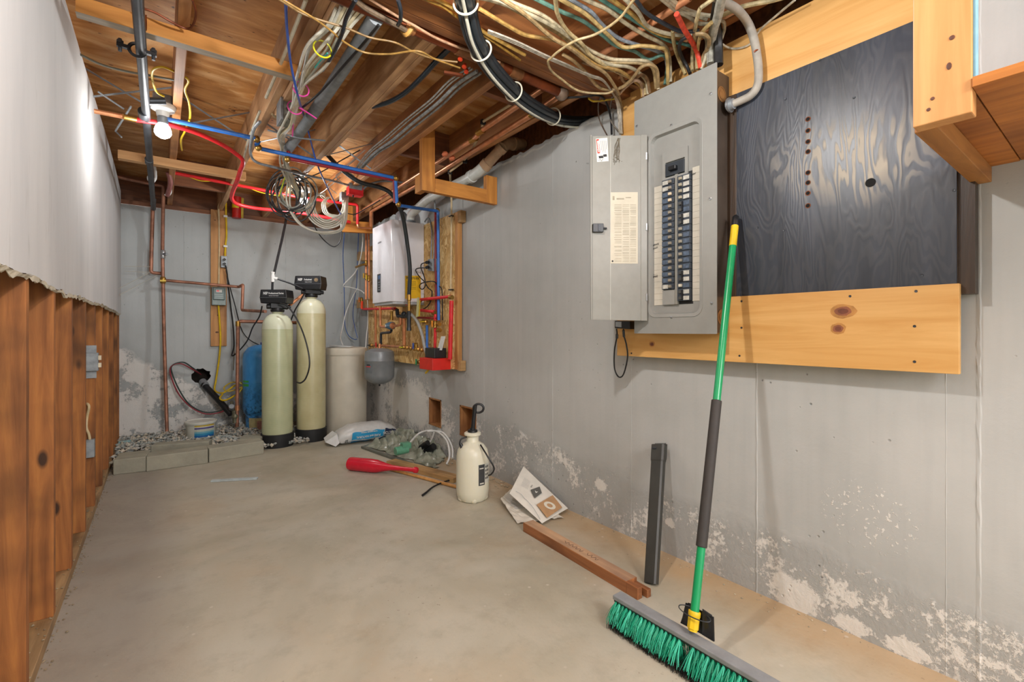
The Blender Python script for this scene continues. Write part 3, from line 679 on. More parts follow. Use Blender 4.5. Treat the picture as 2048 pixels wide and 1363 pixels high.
MB().box((HX0+.004,HY0+.004,.076),(HX1-.004,HY1-.004,.083)).build('head_underside', M['black'], br)
c0 = Vector((1.262,.788,.098))
m = MB()
for s_ in (-1, 1):
    a = c0+Vector((.0,s_*.055,0)); b = c0+Vector((.035,s_*.040,.062)); c_ = c0+Vector((.030,s_*.012,.07)); d = c0+Vector((.002,s_*.016,.0))
    m.prism([a+Vector((.02,0,0)), b, c_, d+Vector((.02,0,0))], (0.002,0,.003))
m.prism([c0+Vector((.022,-.055,0)), c0+Vector((.024,.055,0)), c0+Vector((.034,.046,.062)), c0+Vector((.034,-.046,.062))], (.003,0,0))
m.build('brace', plain('#24262b',.25,.2,.2), br, bev=.001)
m = MB(); rg = [hy(1228)+Vector((.02*math.cos(a)*1.2,.05*math.sin(a),0.004)) for a in [k*.5236 for k in range(12)]]; m.tube(rg, .0016, 6, closed=True); m.build('wire_loop', M['iron'], br)
teal = [plain(c_, .5, 0, .1) for c_ in ('#15a883','#0f9673','#3cc4a2')]
for row in range(4):
    bx = HX0+.006+row*.0100
    for k in range(40):
        y = HY0+.012+k*(HY1-HY0-.024)/39
        if row < 2 and abs(k-21.5) < 1: continue
        m = MB()
        for q in range(42 if row < 2 else 10):
            a = R(0,6.283); r0_ = R(0,.0045); r1 = R(.002,.022) if row < 2 else R(0,.012)
            lean = (-.036 if row == 0 else (-.012 if row == 1 else .006))
            p0 = Vector((bx+r0_*math.cos(a), y+r0_*math.sin(a), .078))
            p1 = Vector((bx+lean+r1*math.cos(a), y+r1*math.sin(a)*1.25, R(.020,.034)))
            wd = Vector((-math.sin(a), math.cos(a), 0))*.0009; md = (p0+p1)/2+Vector((lean*.1,0,.002))
            m.add([p0-wd,p0+wd,md+wd,p1+wd*.6,p1-wd*.6,md-wd], [(0,1,2,5),(5,2,3,4)])
        m.cyl((bx,y,.079),(bx-.001,y,.062),.0042,7,.0058)
        m.build('bristle_tuft', teal[(k*7+row)%3], br)
m = MB()
for k in range(7000):
    y = R(HY0+.004,HY1-.004); bx = HX0-.034+R(0,.088); p0 = Vector((bx+R(-.004,.004),y+R(-.004,.004),R(.018,.030))); p1 = p0+Vector((R(-.006,.004),R(-.006,.006),0)); p1.z = R(0.0005,.003)
    wd = Vector((R(-1,1),R(-1,1),0)).normalized()*.0006; m.quad([p0-wd,p0+wd,p1+wd,p1-wd])
m.box((HX0-.018,HY0+.008,.004),(HX1-.004,HY1-.008,.018))
m.build('black_bristle_fringe', plain('#151516',.7), br, kind='stuff')
# black plastic channel leaning on the wall
bc = P(1303,1166,Z=.003); tcn = P(1319,890,X=1.775)
ax = (tcn-bc); L = ax.length; ax.normalize(); sd = Vector((.05,-1,0)); sd = (sd-ax*sd.dot(ax)).normalized(); MX = FR(bc, sd, ax)
t_ = thing('black_plastic_channel', 'tall black plastic channel with ribbed mouth leaning on the wall', 'channel', bc)
BK = plain('#34332f', .5, 0, .15, 12)
m = MB(); sec = [(-.026,-.008),(-.026,.012),(-.020,.018),(.020,.018),(.026,.012),(.026,-.008)]
def chan(z0, z1, s0, s1):
    vs = [Vector((a*s0,z0,b*s0)) for a,b in sec]+[Vector((a*s1,z1,b*s1)) for a,b in sec]; n = 6
    inn = [Vector((a*s0*.9,z0,b*s0*.82)) for a,b in sec]+[Vector((a*s1*.9,z1,b*s1*.82)) for a,b in sec]
    m.add(vs+inn, [(k,k+1,n+k+1,n+k) for k in range(5)]+[(2*n+k,3*n+k,3*n+k+1,2*n+k+1) for k in range(5)]+[(n+k,n+k+1,3*n+k+1,3*n+k) for k in range(5)]+[(k,2*n+k,2*n+k+1,k+1) for k in range(5)]+[(0,n,3*n,2*n),(n-1,3*n-1,4*n-1,2*n-1)])
chan(0, L-.075, 1, 1.1); chan(L-.075, L-.067, 1.1, 1.18); chan(L-.067, L, 1.18, 1.2)
m.box((-.024,0,-.006),(.024,.006,.014)); m.add([MX@v for v in []], [])
m.v = [MX@v for v in m.v]; m.build('body', BK, t_)
m = MB()
for k in range(9): m.box((-.026+k*.0062,L-.03,-.012),(-.0245+k*.0062,L+.012,-.006), MX)
m.box((-.03,L-.06,-.014),(.03,L+.008,-.011), MX); m.build('ribbed_liner', BK, t_)
MB().box((-.020,L-.022,.021),(-.002,L-.016,.026), MX).build('clip', M['iron'], t_)
# notched timber post lying on the floor
A = P(1046,1062,Z=0); B = P(1275,1200,Z=0); ax = (B-A).normalized(); sd = Vector((-ax.y,ax.x,0)); 
if sd.x < 0: sd = -sd
MX = FR(A, ax, sd); L = (B-A).length
t_ = thing('notched_timber', 'dark red brown notched timber lying on the floor by the wall', 'timber', A)
if MX.col[2][2] < 0: MX = FR(A, ax, -sd)
sgn = 1 if (MX @ Vector((0,1,0)) - A).x > 0 else -1
m = MB(); m.box((0,0,0),(L-.055,sgn*.062,.044)); m.box((L-.055,0,0),(L,sgn*.026,.044)); m.box((L-.055,sgn*.040,0),(L+.012,sgn*.062,.030)); m.build('beam', M['darkwood'], t_, bev=.002, mw=MX)
MB().box((.004,sgn*.003,.0441),(L-.058,sgn*.060,.0447)).build('pale_top', wood('pale_top_wood','#9c7c62','#d2ab85','X',dark='#6f4f48'), t_, mw=MX, label='paler upper face')  # thin sheet giving the upper face a paler wood than the sides
sp_ = [MX@Vector((L*.38+k*.0085, sgn*(.032+.006*math.sin(k*2.3)+.004*math.cos(k*4.1)), .0455)) for k in range(26)]
MB().tube(sp_[:15],.0008,4,sub=4).build('pen_scribble', plain('#4a3a38',.8,0,0), t_); MB().tube(sp_[17:],.0008,4,sub=4).build('pen_scribble', plain('#4a3a38',.8,0,0), t_)
# vacuum filter bags
pa, pb, pc = P(1049,933,X=1.792), P(1134,1015,X=1.79), P(1086,1050,Z=.012)
bn = (pb-pa).cross(pc-pa).normalized()
if bn.z < 0: bn = -bn
BP = (pa, bn)
def bagpt(x, y, off=0): return P(x, y, pl=BP)+bn*off
def sheet(corn, nx, ny, f, thick):
    vs = []; fs = []
    for j in range(ny+1):
        for i in range(nx+1):
            s_, t2 = i/nx, j/ny
            p = (corn[0]*(1-s_)+corn[1]*s_)*(1-t2)+(corn[3]*(1-s_)+corn[2]*s_)*t2
            vs.append(p+f(s_, t2))
    N = len(vs); vs2 = [v-thick for v in vs]
    for j in range(ny):
        for i in range(nx):
            a = j*(nx+1)+i; fs.append((a,a+1,a+nx+2,a+nx+1)); fs.append((N+a,N+a+nx+1,N+a+nx+2,N+a+1))
    for i in range(nx):
        a = i; fs.append((a,N+a,N+a+1,a+1)); a = ny*(nx+1)+i; fs.append((a,a+1,N+a+1,N+a))
    for j in range(ny):
        a = j*(nx+1); fs.append((a,a+nx+1,N+a+nx+1,N+a)); a = j*(nx+1)+nx; fs.append((a,N+a,N+a+nx+1,a+nx+1))
    return MB().add(vs, fs)
t_ = thing('filter_bag', 'white paper vacuum filter bag with cardboard collar propped on the wall', 'filter bag', pc)
cn = [bagpt(1047,933), bagpt(1059,941), bagpt(1135,1018), bagpt(1128,1025)]
corn = [bagpt(1047,932), bagpt(1136,1016), bagpt(1084,1046), bagpt(1019,986)]
puff = lambda a, b: bn*(.007*math.sin(math.pi*a)*math.sin(math.pi*b)+.002*noise.noise((a*4,b*4,3))) + Vector()
sheet(corn, 16, 12, puff, bn*.006).build('paper_body', plain('#dedad0',.75,0,.04), t_, True)
col = [bagpt(1072,1013,.013), bagpt(1104,994,.013), bagpt(1123,1018,.012), bagpt(1093,1039,.012)]
cb = MB().prism(col, bn*.002).build('cardboard_collar', plain('#b18a63',.8,0,.08), t_)
cc = bagpt(1098,1015,.0155); rg = MB(); u_ = (col[1]-col[0]).normalized(); v_ = bn.cross(u_)
ring = lambda r: [cc+(u_*math.cos(k*.2618)+v_*math.sin(k*.2618)*1.0)*r for k in range(24)]
a, b = ring(.033), ring(.0165); rg.add(a+b, [(k,(k+1)%24,24+(k+1)%24,24+k) for k in range(24)]); rg.build('rubber_ring', plain('#d8d2c2',.6,0,0), cb)
sq = MB().prism([bagpt(1060,983,.0135),bagpt(1078,976.5,.0135),bagpt(1082.5,989,.0135),bagpt(1068,1000,.0135)], bn*.0004).build('printed_square', plain('#5b5a56',.7,0,0), t_)
up_ = (bagpt(1068,998)-bagpt(1074,980)).normalized(); rt_ = (bagpt(1060,986)-bagpt(1076,980)).normalized()
rt2 = up_.cross(bn); text('A', .024, FR(bagpt(1071,987.5,.0145), rt2, up_), plain('#efece4',.7,0,0), t_, 'size_letter', bold=.0006)
text('VF2002', .011, FR(bagpt(1062,975,.012), (bagpt(1068,961)-bagpt(1056,982)).normalized()*-1, bn.cross((bagpt(1068,961)-bagpt(1056,982)).normalized()*-1)), plain('#8a8880',.7,0,0), t_, 'code_lettering')
m = MB()
for (x0,y0,x1,y1) in ((1060,945,1127,1006),(1031,985,1050,1000),(1050,1000,1080,1040)): m.tube([bagpt(x0,y0,.006+.004*(x0>1000)), bagpt((x0+x1)/2,(y0+y1)/2,.0155), bagpt(x1,y1,.006)], .0009, 4)
for k in range(7): m.tube([bagpt(1049+k*1.8,957+k*1.2,.009), bagpt(1041+k*2,974+k*1.2,.011)], .0004, 3)
m.build('print_and_fold', plain('#8f959c',.7,0,0), t_, kind='stuff')
t_ = thing('filter_bag', 'crumpled printed filter bag lying flat under the propped one', 'filter bag', P(1050,1030,Z=0))
corn = [P(1001,998,Z=.03), P(1022,978,Z=.05), P(1128,1036,Z=.006), P(1035,1047,Z=.006)]
f2 = lambda a, b: Vector((0,0,.012*abs(noise.noise((a*5,b*5,7)))+.002))
sheet(corn, 14, 10, f2, Vector((0,0,-.002))).build('paper_body', plain('#d6d0c4',.75,0,.05), t_, False)
m = MB()
for k in range(22):
    a = .12+.7*k/22; q = lambda s_, t2: (corn[0]*(1-s_)+corn[1]*s_)*(1-t2)+(corn[3]*(1-s_)+corn[2]*s_)*t2
    m.tube([q(.15,a*.75)+Vector((0,0,.017)), q(.5,a*.8)+Vector((0,0,.018)), q(.85,a*.75)+Vector((0,0,.017))], .0006, 3)
m.build('printed_lines', plain('#8d96a3',.7,0,0), t_, kind='stuff')
# pump sprayer
sc_ = Vector((1.483,2.363,0)); r = .097
t_ = thing('pump_sprayer', 'white plastic pump sprayer jug with black ring handle', 'sprayer', sc_)
JW = NT('jug_plastic', .35); JW.b.inputs['Base Color'].default_value = lin('#dcd8c4'); JW.b.inputs['Subsurface Weight'].default_value = .25; JW.b.inputs['Subsurface Radius'].default_value = (.03,.025,.015)
MB().lathe([(0,.006),(.05,0),(.078,.004),(.092,.025),(r,.06),(r,.225),(r*.985,.232),(r*.985,.258),(.088,.295),(.066,.325),(.040,.340),(.036,.345),(.036,.385),(.040,.387),(0,.387)], sc_, n=32).build('tank', JW.m, t_, True)
for k in range(5):
    a = k*1.2566+.5; MB().sphere(sc_+Vector((.068*math.cos(a),.068*math.sin(a),.022)), .026, 10, (1,1,1.0)).build('foot', JW.m, t_, True)
MB().lathe([(.046,.378),(.05,.382),(.05,.392),(.044,.397),(0,.397)], sc_, n=24).build('collar', JW.m, t_, True)
m = MB(); m.lathe([(.028,.397),(.030,.400),(.028,.410),(.016,.412),(.0155,.42),(0,.42)], sc_, n=16); m.cyl(sc_+Vector((0,0,.41)), sc_+Vector((.012,-.01,.555)), .0115, 12); m.build('pump_shaft', M['black'], t_, True)
hc_ = P(957,816,D=2.79); rt = Vector((CT,-ST,0)); m = MB(); m.tube([hc_+rt*.030*math.cos(k*.5236)+Vector((0,0,.0255*math.sin(k*.5236))) for k in range(12)], .0068, 8, closed=True); m.build('ring_handle', M['black'], t_, True)
lab = MB(); cyl_ = lambda a, z, rr=r+.0012: sc_+Vector((rr*math.cos(a), rr*math.sin(a), z))
ca = math.atan2(-sc_.y, -sc_.x)                    # towards the camera
def wrap(a0, a1, z0, z1, rr, nseg=8):
    m = MB(); vs = []
    for k in range(nseg+1):
        a = ca+a0+(a1-a0)*k/nseg; vs += [cyl_(a,z0,rr), cyl_(a,z1,rr)]
    return m.add(vs, [(2*k,2*k+2,2*k+3,2*k+1) for k in range(nseg)])
wl_ = wrap(.36,.80,.105,.225,r+.0008).build('label', plain('#3b3c3d',.5,0,.05), t_)
wrap(.80,1.25,.115,.225,r+.0008).build('label_panel', plain('#cfcdc2',.5,0,.05), t_)
for k in range(4):
    for j in range(3): wrap(.84+j*.13,.84+j*.13+.09,.135+k*.022,.147+k*.022,r+.0015,3).build('pictogram', plain('#565654',.6,0,0), t_)
wrap(.44,.72,.112,.120,r+.0015,3).build('brand_bar', plain('#c9c7bd',.6,0,0), wl_); wrap(.42,.7,.200,.206,r+.0015,3).build('text_bar', plain('#c9c7bd',.6,0,0), wl_)
m = MB(); m.tube([sc_+Vector((-.02,.03,.39)), P(935,872,D=2.77), P(922,878,D=2.76), P(920,890,D=2.75), P(928,905,D=2.73)], .005, 8); m.cyl(P(921,886,D=2.75), P(929,903,D=2.74), .009, 8); m.build('hose_stub', M['black'], t_, True)
m = MB(); m.tube([P(961,889,D=2.72),P(975,912,D=2.66),P(988,935,D=2.66),P(983,947,D=2.68),P(977,950,D=2.70)], .0045, 8); m.build('hose', M['black'], t_, True)
m = MB(); m.tube([P(914,957,Z=.02),P(895,961,Z=.012),P(872,970,Z=.011),P(858,979,Z=.012)], .0055, 8); m.tube([P(861,977,Z=.012), P(853,984,Z=.010), P(845,990,Z=.008)], [.006,.009,.007], 10); m.build('spray_wand', M['black'], t_, True)
# red plastic bat
p0 = P(697,926,Z=.047); p1 = P(838,940,Z=.05); ax = (p1-p0); L = ax.length
t_ = thing('toy_bat', 'fat red plastic bat lying on the concrete floor', 'bat', p0-Vector((0,0,.047)))
MB().lathe([(0,0),(.030,.002),(.044,.012),(.047,.03),(.047,L*.33),(.044,L*.42),(.030,L*.52),(.019,L*.62),(.0145,L*.75),(.0145,L*.93),(.020,L*.935),(.021,L*.965),(.017,L*.98),(0,L*.985)], p0, ax, 24).build('bat_body', plain('#c81d33',.25,0,.05), t_, True)
# dowel and boards beneath it
a, b = P(760,932,Z=.011), P(925,976,Z=.011); tag(MB().cyl(a, b, .0105, 14).build('wooden_dowel', M['dowel'], smooth=True), 'long round wooden dowel lying beside the red bat', 'dowel')
a, b = P(782,923,Z=.016), P(915,958,Z=.016); tag(lbar('floor_board', a, b, .085, .032, M['scrap'], bev=.002), 'weathered wooden board on the floor behind the dowel', 'board')
a, b = P(725,893,Z=.012), P(822,927,Z=.012); tag(MB().bar(a, b, .03, .018).build('grey_lath', plain('#6d6f66',.7), bev=.002), 'thin grey dirty lath at the front edge of the plastic sheet', 'lath')
# thin metal strip in the middle of the floor
a, b = P(423,962,Z=.002), P(515,957,Z=.002); o = MB().bar(a+Vector((0,0,.004)), b+Vector((0,0,.004)), .032, .010).build('metal_strip', plain('#b9c3c5',.5,.1), bev=.001); tag(o, 'narrow grey metal strip lying alone on the floor', 'strip')
# crumpled plastic sheeting
t_ = thing('plastic_sheeting', 'crumpled grey green plastic sheeting piled against the wall', 'sheeting', P(800,905,Z=0))
PT = NT('plastic_film', .22); PT.b.inputs['Base Color'].default_value = lin('#969a88'); PT.b.inputs['Alpha'].default_value = 1
fv = PT.noise(PT.coord(), 14, 4); PT.col(PT.ramp(fv, [(.35,'#6f7363'),(.65,'#a6aa9b')]))
vs = []; fs = []; nx, ny = 46, 30; c4 = [P(726,892,Z=0), P(800,868,Z=0), P(905,905,Z=0), P(868,937,Z=0)]
for j in range(ny+1):
    for i in range(nx+1):
        a, b = i/nx, j/ny; p = (c4[0]*(1-a)+c4[3]*a)*(1-b)+(c4[1]*(1-a)+c4[2]*a)*b
        e = min(1, 5*min(a, 1-a, b, 1-b)+.12)
        z = .13*abs(noise.noise((a*5,b*4,1)))+.10*abs(noise.noise((a*11+3,b*9,4)))+.05*math.sin(math.pi*a)*b+.02*noise.noise((a*26,b*22,5))
        p = p+Vector((.04*noise.noise((a*8,b*8,11)),.04*noise.noise((a*8,b*8,21)),.004+max(.002,z)*e)); p.x = min(p.x, 1.806)
        vs.append(p)
for j in range(ny):
    for i in range(nx): a = j*(nx+1)+i; fs.append((a,a+1,a+nx+2,a+nx+1))
MB().add(vs, fs).build('film', PT.m, t_, True)
# lamp fittings and cords on the sheeting
t_ = thing('work_light_socket', 'pale green plastic light socket tangled in white cords', 'light socket', P(808,895,Z=.08))
gr = plain('#5c9a7c',.4,0,.1); m = MB(); c_ = P(803,895,Z=.11); m.cyl(c_+Vector((-.05,0,-.02)), c_+Vector((.05,.0,-.015)), .032, 14); m.box(c_+Vector((-.0,-.025,-.01)), c_+Vector((.07,.03,.035))); m.build('body', gr, t_, bev=.003)
m = MB(); m.tube([c_+Vector((.07,0,.03)), P(840,865,D=3.75), P(870,861,D=3.7), P(893,880,D=3.6), P(899,910,D=3.5), P(893,928,D=3.45)], .007, 8); m.tube([P(855,862,D=3.72), P(885,864,D=3.68), P(903,890,D=3.6), P(905,915,D=3.5)], .007, 8); m.tube([P(868,864,D=3.7),P(862,880,D=3.72),P(853,892,D=3.74)], .006, 8); m.build('white_cord', M['white'], t_, True)
for (x, y, x2, y2, r_) in ((836,898,856,885,.022),(846,907,868,892,.028)):
    o = MB().cyl(P(x,y,D=3.72), P(x2,y2,D=3.66), r_, 14).build('rubber_socket', M['black'], smooth=True); tag(o, 'black rubber lamp socket on the sheeting, the '+('smaller' if r_ < .025 else 'larger')+' of two', 'light socket')
m = MB()
for _ in range(170):
    p = P(R(800,990), R(925,965), Z=0); p = Vector((1.81-abs(random.gauss(0,.07)), R(2.4,4.0), 0)); s_ = R(.003,.012); m.sphere(p+Vector((0,0,s_*.4)), s_, 5, (1,R(.6,1.4),.6))
for _ in range(140):
    p = Vector((1.81-abs(random.gauss(0,.05)), R(.5,2.4), 0)); s_ = R(.0015,.005); m.sphere(p+Vector((0,0,s_*.4)), s_, 5, (1,R(.6,1.4),.6))
o = m.build('wall_debris', plain('#a69a84',.9,0,.3)); tag(o, 'crumbled mortar and grit along the foot of the right wall', 'debris'); o['kind'] = 'stuff'

# ============================================================ BACK WALL AND CORNER
YW = 5.30
def tubeq(name, label, cat, pts, r, mat, group=None, sm=True, n=8, rigid=False, kind=None):
    m = MB(); (m.pipe(pts, r, max(n,10)) if rigid else m.tube(pts, r, n, sm))
    return tag(m.build(name, mat, None, True), label, cat, group)
B = lambda x, y, Y=YW: P(x, y, Y=Y)
# gravel bed with bigger shards
m = MB(); gm = MB()
def stone(m, c, s, fl=.6):
    vs = []; n = 6
    for k in range(n): a = k*6.283/n; vs.append(c+Vector((s*math.cos(a)*R(.6,1.2), s*math.sin(a)*R(.6,1.2), R(-.2,.2)*s)))
    vs += [c+Vector((R(-.3,.3)*s,R(-.3,.3)*s,s*fl*R(.5,1.2))), c+Vector((0,0,-s*fl))]
    m.add(vs, [(k,(k+1)%n,n) for k in range(n)]+[((k+1)%n,k,n+1) for k in range(n)])
gx0, gx1, gy0, gy1 = -.28, 1.05, 4.35, 5.33
mats = [plain(h,.9,0,.3,30) for h in ('#b9b7b0','#c4bbaa','#9a9f9b')]
parts = [MB() for _ in range(3)]
for _ in range(2600):
    x, y = R(gx0, gx1), R(gy0, gy1)
    if y < 4.36+.0*x: continue
    stone(parts[random.randrange(3)], Vector((x, y, .012+.05*max(0,min(1,(y-4.2)/.7))+R(0,.022))), R(.008,.022), R(.5,1.0))
gv = thing('gravel', 'bed of loose grey gravel inside the kerb of paving blocks', 'gravel', (.4,4.9,0)); gv['kind'] = 'stuff'
for k in range(3): parts[k].build('gravel_stones', mats[k], gv, kind='stuff')
MB().box((gx0,4.42,0),(1.15,YB-.002,.035)).build('dirt_base', plain('#6d6558',.95,0,.3), gv)
RL = ['grey rock shard nearest the drywall studs','flat rock shard left of the pale concrete block','rock shard just behind the left end of the pale block','rock shard under the tall copper pipe','rock shard between copper pipe and studs','rock shard right of the bucket','rock shard below the black drain pipe','rock shard behind the tilted block','rock shard left of the bucket','rock shard above the short kerb block','small rock shard touching the right side of the bucket','leftmost rock shard beside the blue pipe offcut','rock shard in front of the blue tank']
for k, (x, y, s) in enumerate(((272,890,.04),(300,884,.05),(338,880,.05),(352,876,.045),(310,872,.03),(448,872,.05),(462,866,.045),(480,862,.04),(350,868,.035),(285,905,.035),(440,880,.04),(262,899,.03),(492,853,.04))):
    mm = MB(); stone(mm, P(x,y,Z=.07), s, .35); tag(mm.build('rock_shard', mats[k%3]), RL[k], 'rock', 'rock shards on the gravel')
m = MB(); m.tube([P(238,885,Z=.08), P(262,882,Z=.085)], .012, 8); tag(m.build('pipe_offcut', plain('#8fb3b6',.5)), 'short pale blue pipe offcut on the gravel by the studs', 'pipe')
# concrete paving blocks
CBL = NT('paving_block', .85); n_ = CBL.noise(CBL.coord(), 22, 5, .7); CBL.col(CBL.ramp(CBL.noise(CBL.coord(), 5, 4, .6), [(.3,'#8f8c7e'),(.7,'#aca896')])); CBL.bump(n_, .5, .006)
def block(p0, p1, w_, h, z0, label, mat=CBL.m):
    p0 = Vector(p0); p1 = Vector(p1); ax = (p1-p0).normalized(); sd = Vector((-ax.y, ax.x, 0)); 
    if sd.y < 0: sd = -sd
    o = MB().prism([p0, p1, p1+sd*w_, p0+sd*w_], (0,0,h)).build('paving_block', mat, None, bev=.006)
    o.location.z += z0; return tag(o, label, 'paving block')
g = lambda x, y: P(x, y, Z=0)
block(g(226,950), g(292,942), .23, .105, 0, 'short concrete block at the left end of the kerb')
block(g(292.5,943), g(416,926), .15, .105, 0, 'long concrete block in the middle of the kerb')
block(g(418,925), g(528,907), .15, .105, 0, 'long concrete block at the right end of the kerb by the tank')
block(P(301,906,Z=.055), P(418,897,Z=.055), .11, .06, 0, 'pale concrete block lying behind the middle of the kerb')
block(P(475,889,Z=.06), P(521,886,Z=.06), .20, .04, 0, 'tilted concrete block in front of the standing copper pipe')
o = MB().prism([P(514,862,Z=.06),P(546,860,Z=.06),P(546,852,Z=.06),P(514,853,Z=.06)], (0,0,.085)).build('red_brick', plain('#a5766a',.9,0,.2), None, bev=.004); tag(o, 'pinkish brick on the gravel against the blue tank', 'brick')
# bucket
bx = P(402,872,Z=.07); t_ = thing('plastic_bucket', 'white plastic bucket with a yellow and blue label on the gravel', 'bucket', bx)
br_ = .112
MB().lathe([(0,0),(br_*.92,0),(br_*.95,.006),(br_*1.0,.12),(0,.12)], bx, n=28).build('tub', plain('#cfcfc4',.45,0,.04), t_, True)
MB().lathe([(0,.116),(br_*1.06,.116),(br_*1.09,.120),(br_*1.09,.136),(br_*1.0,.140),(br_*.97,.134),(0,.134)], bx, n=28).build('lid', plain('#d3d3ca',.45,0,.06), t_, True)
cb_ = math.atan2(-bx.y, -bx.x)
def bwrap(a0, a1, z0, z1, h, rr):
    m = MB(); vs = []
    for k in range(9):
        a = cb_+a0+(a1-a0)*k/8; vs += [bx+Vector((rr*math.cos(a),rr*math.sin(a),z0)), bx+Vector((rr*math.cos(a),rr*math.sin(a),z1))]
    return m.add(vs, [(2*k,2*k+2,2*k+3,2*k+1) for k in range(8)]).build('label_band', plain(h,.4,0,.03), t_)
for z0, z1, h in ((.012,.028,'#1d5f9e'),(.028,.045,'#2b86ae'),(.045,.060,'#6ba3b3'),(.060,.082,'#b4bbae'),(.082,.094,'#4a3f83'),(.094,.104,'#c4bfae'),(.104,.114,'#c6a81c')): bwrap(-.42,.95,z0,z1,h,br_*1.0+.0035)
# tanks
def fibre(name, c0, c1, top, base):
    t = NT(name, .3); p = t.node('ShaderNodeTexCoord').outputs['Object']; x, y, z = t.sep(p)[:3]
    wv = t.node('ShaderNodeTexWave', bands_direction='Z'); wv.inputs['Scale'].default_value = 38; wv.inputs['Distortion'].default_value = .6; t.link(p, wv.inputs['Vector'])
    c = t.ramp(t.noise(p, 6, 4), [(.3, c0), (.7, c1)]); c = t.mix(t.math('MULTIPLY', wv.outputs['Fac'], .22), c, '#e6e8cf')
    c = t.mix(t.math('MULTIPLY', t.ramp(z, [(0, 0.), (1, 1.)]), 0), c, c0)
    cap = t.math('GREATER_THAN', z, top); c = t.mix(t.math('MULTIPLY', cap, .55), c, '#e3e6d2'); t.col(c); t.bump(wv.outputs['Fac'], .12, .002); return t.m
def softener(x, yb, ytop, rad, label, cols, hy0, hy1, title, small, dial):
    f = P(x, yb, Z=0); dirc = Vector((f.x,f.y,0)).normalized(); c = Vector((f.x,f.y,0))+dirc*rad
    D_ = Vector((c.x,c.y,0)).dot(Vector((ST,CT,0))); zt = 1-(ytop-H0)*D_/F
    t_ = thing('softener_tank', label, 'water tank', c)
    MB().lathe([(0,0),(rad*1.07,0),(rad*1.08,.004),(rad*1.08,.108),(rad*1.02,.112),(0,.112)], c, n=32).build('foot_boot', plain('#1c1d1f',.6,0,.3,12), t_, True)
    hgt = zt; rr = rad
    prof = [(0,.10),(rr*.97,.10),(rr,.13),(rr,hgt-.15)]+[(rr*math.cos(a)**.8, hgt-.15+.13*math.sin(a)) for a in (.3,.6,.9,1.15,1.35)]+[(.05,hgt-.01),(.05,hgt),(0,hgt)]
    o = MB().lathe(prof, c, n=36).build('fibreglass_body', fibre('fibreglass_'+cols[0].strip('#'), cols[0], cols[1], hgt-.16, 0), t_, True)
    hd_ = thing('control_head', '', '', c); 
    for k in ('label','category'): del hd_[k]
    hd_.parent = t_; hd_.location = (0,0,0)
    z0 = 1-(hy1-H0)*D_/F; z1 = 1-(hy0-H0)*D_/F
    MB().lathe([(.052,zt-.012),(.056,zt+.0),(.056,zt+.01),(.045,zt+.012),(.045,z0+.004),(0,z0+.004)], c, n=20).build('neck', plain('#1d1f22',.4), t_, True)
    m = MB(); m.cyl(c+Vector((-.085,.0,zt+.035)), c+Vector((.085,0,zt+.035)), .022, 12); m.cyl(c+Vector((.03,-.03,zt+.035)), c+Vector((.10,-.03,zt+.035)), .016, 12); m.box(c+Vector((-.06,-.045,zt+.02)), c+Vector((.07,.05,z0+.004))); m.build('valve_body', plain('#1a1b1d',.45), t_, bev=.003)
    rt = Vector((CT,-ST,0)); fw = Vector((ST,CT,0)); MX = FR(c+Vector((0,0,0)), rt, (0,0,1))     # z axis towards the camera
    W, Hh = (27*D_/F), z1-z0; zz0 = z0
    m = MB(); pr = [(-W,zz0+Hh*.42),(-W*.92,zz0),(W*.92,zz0),(W,zz0+Hh*.42),(W*.93,z1),(-W*.93,z1)]
    lo = [Vector((a,b,.075)) for a,b in pr]; bk = [Vector((a*1.0,b,-.06)) for a,b in pr]
    m.add([MX@(v) for v in lo]+[MX@v for v in bk], [(0,1,2,3,4,5),(11,10,9,8,7,6)]+[(k,(k+1)%6,6+(k+1)%6,6+k) for k in range(6)])
    m.build('head_cover', plain('#17181b',.38,0,.1), t_, bev=.006)
    MB().box((-W*.99,zz0+Hh*.40,.0755),(W*.99,zz0+Hh*.43,.0785), MX).build('cover_ridge', plain('#5a5d61',.3), t_)
    fr = MB().box((-W*.80,zz0+Hh*.47,.0752),(W*.80,zz0+Hh*.93,.0762), MX).build('name_plate', plain('#2a2b2e',.4,0,.05), t_)
    text(title, .021, MX@Matrix.Translation((W*(.22 if not dial else .02),zz0+Hh*.72,.0765)), M['white'], t_, 'title_lettering', sx=.82 if not dial else .66, bold=.0005)
    text(small, .009, MX@Matrix.Translation((W*.05,zz0+Hh*.54,.0765)), M['white'], t_, 'small_lettering')
    text('NSP', .030, MX@Matrix.Translation((-W*.55,zz0+Hh*.72,.0765)), M['white'], t_, 'logo_lettering', sx=.75, bold=.001)
    if dial: MB().lathe([(.017,0),(.017,.004),(.008,.004),(.008,.008),(0,.008)], MX@Vector((W*.62,zz0+Hh*.70,.0762)), -fw, 16).build('dial', plain('#8a7457',.4), t_)
    bpy.data.objects.remove(hd_); return c, D_, z0, z1, W, MX
s1 = softener(555, 896, 621, .122, 'shorter pale green fibreglass tank with black control head', ('#a9b088','#c0c39c'), 580, 607, 'Professional Series', 'WATER TREATMENT', False)
s2 = softener(622.5, 884, 592, .124, 'taller yellowish fibreglass tank with black control head', ('#b3a878','#c9c197'), 553, 580, 'Professional', 'SERIES SYSTEMS', True)
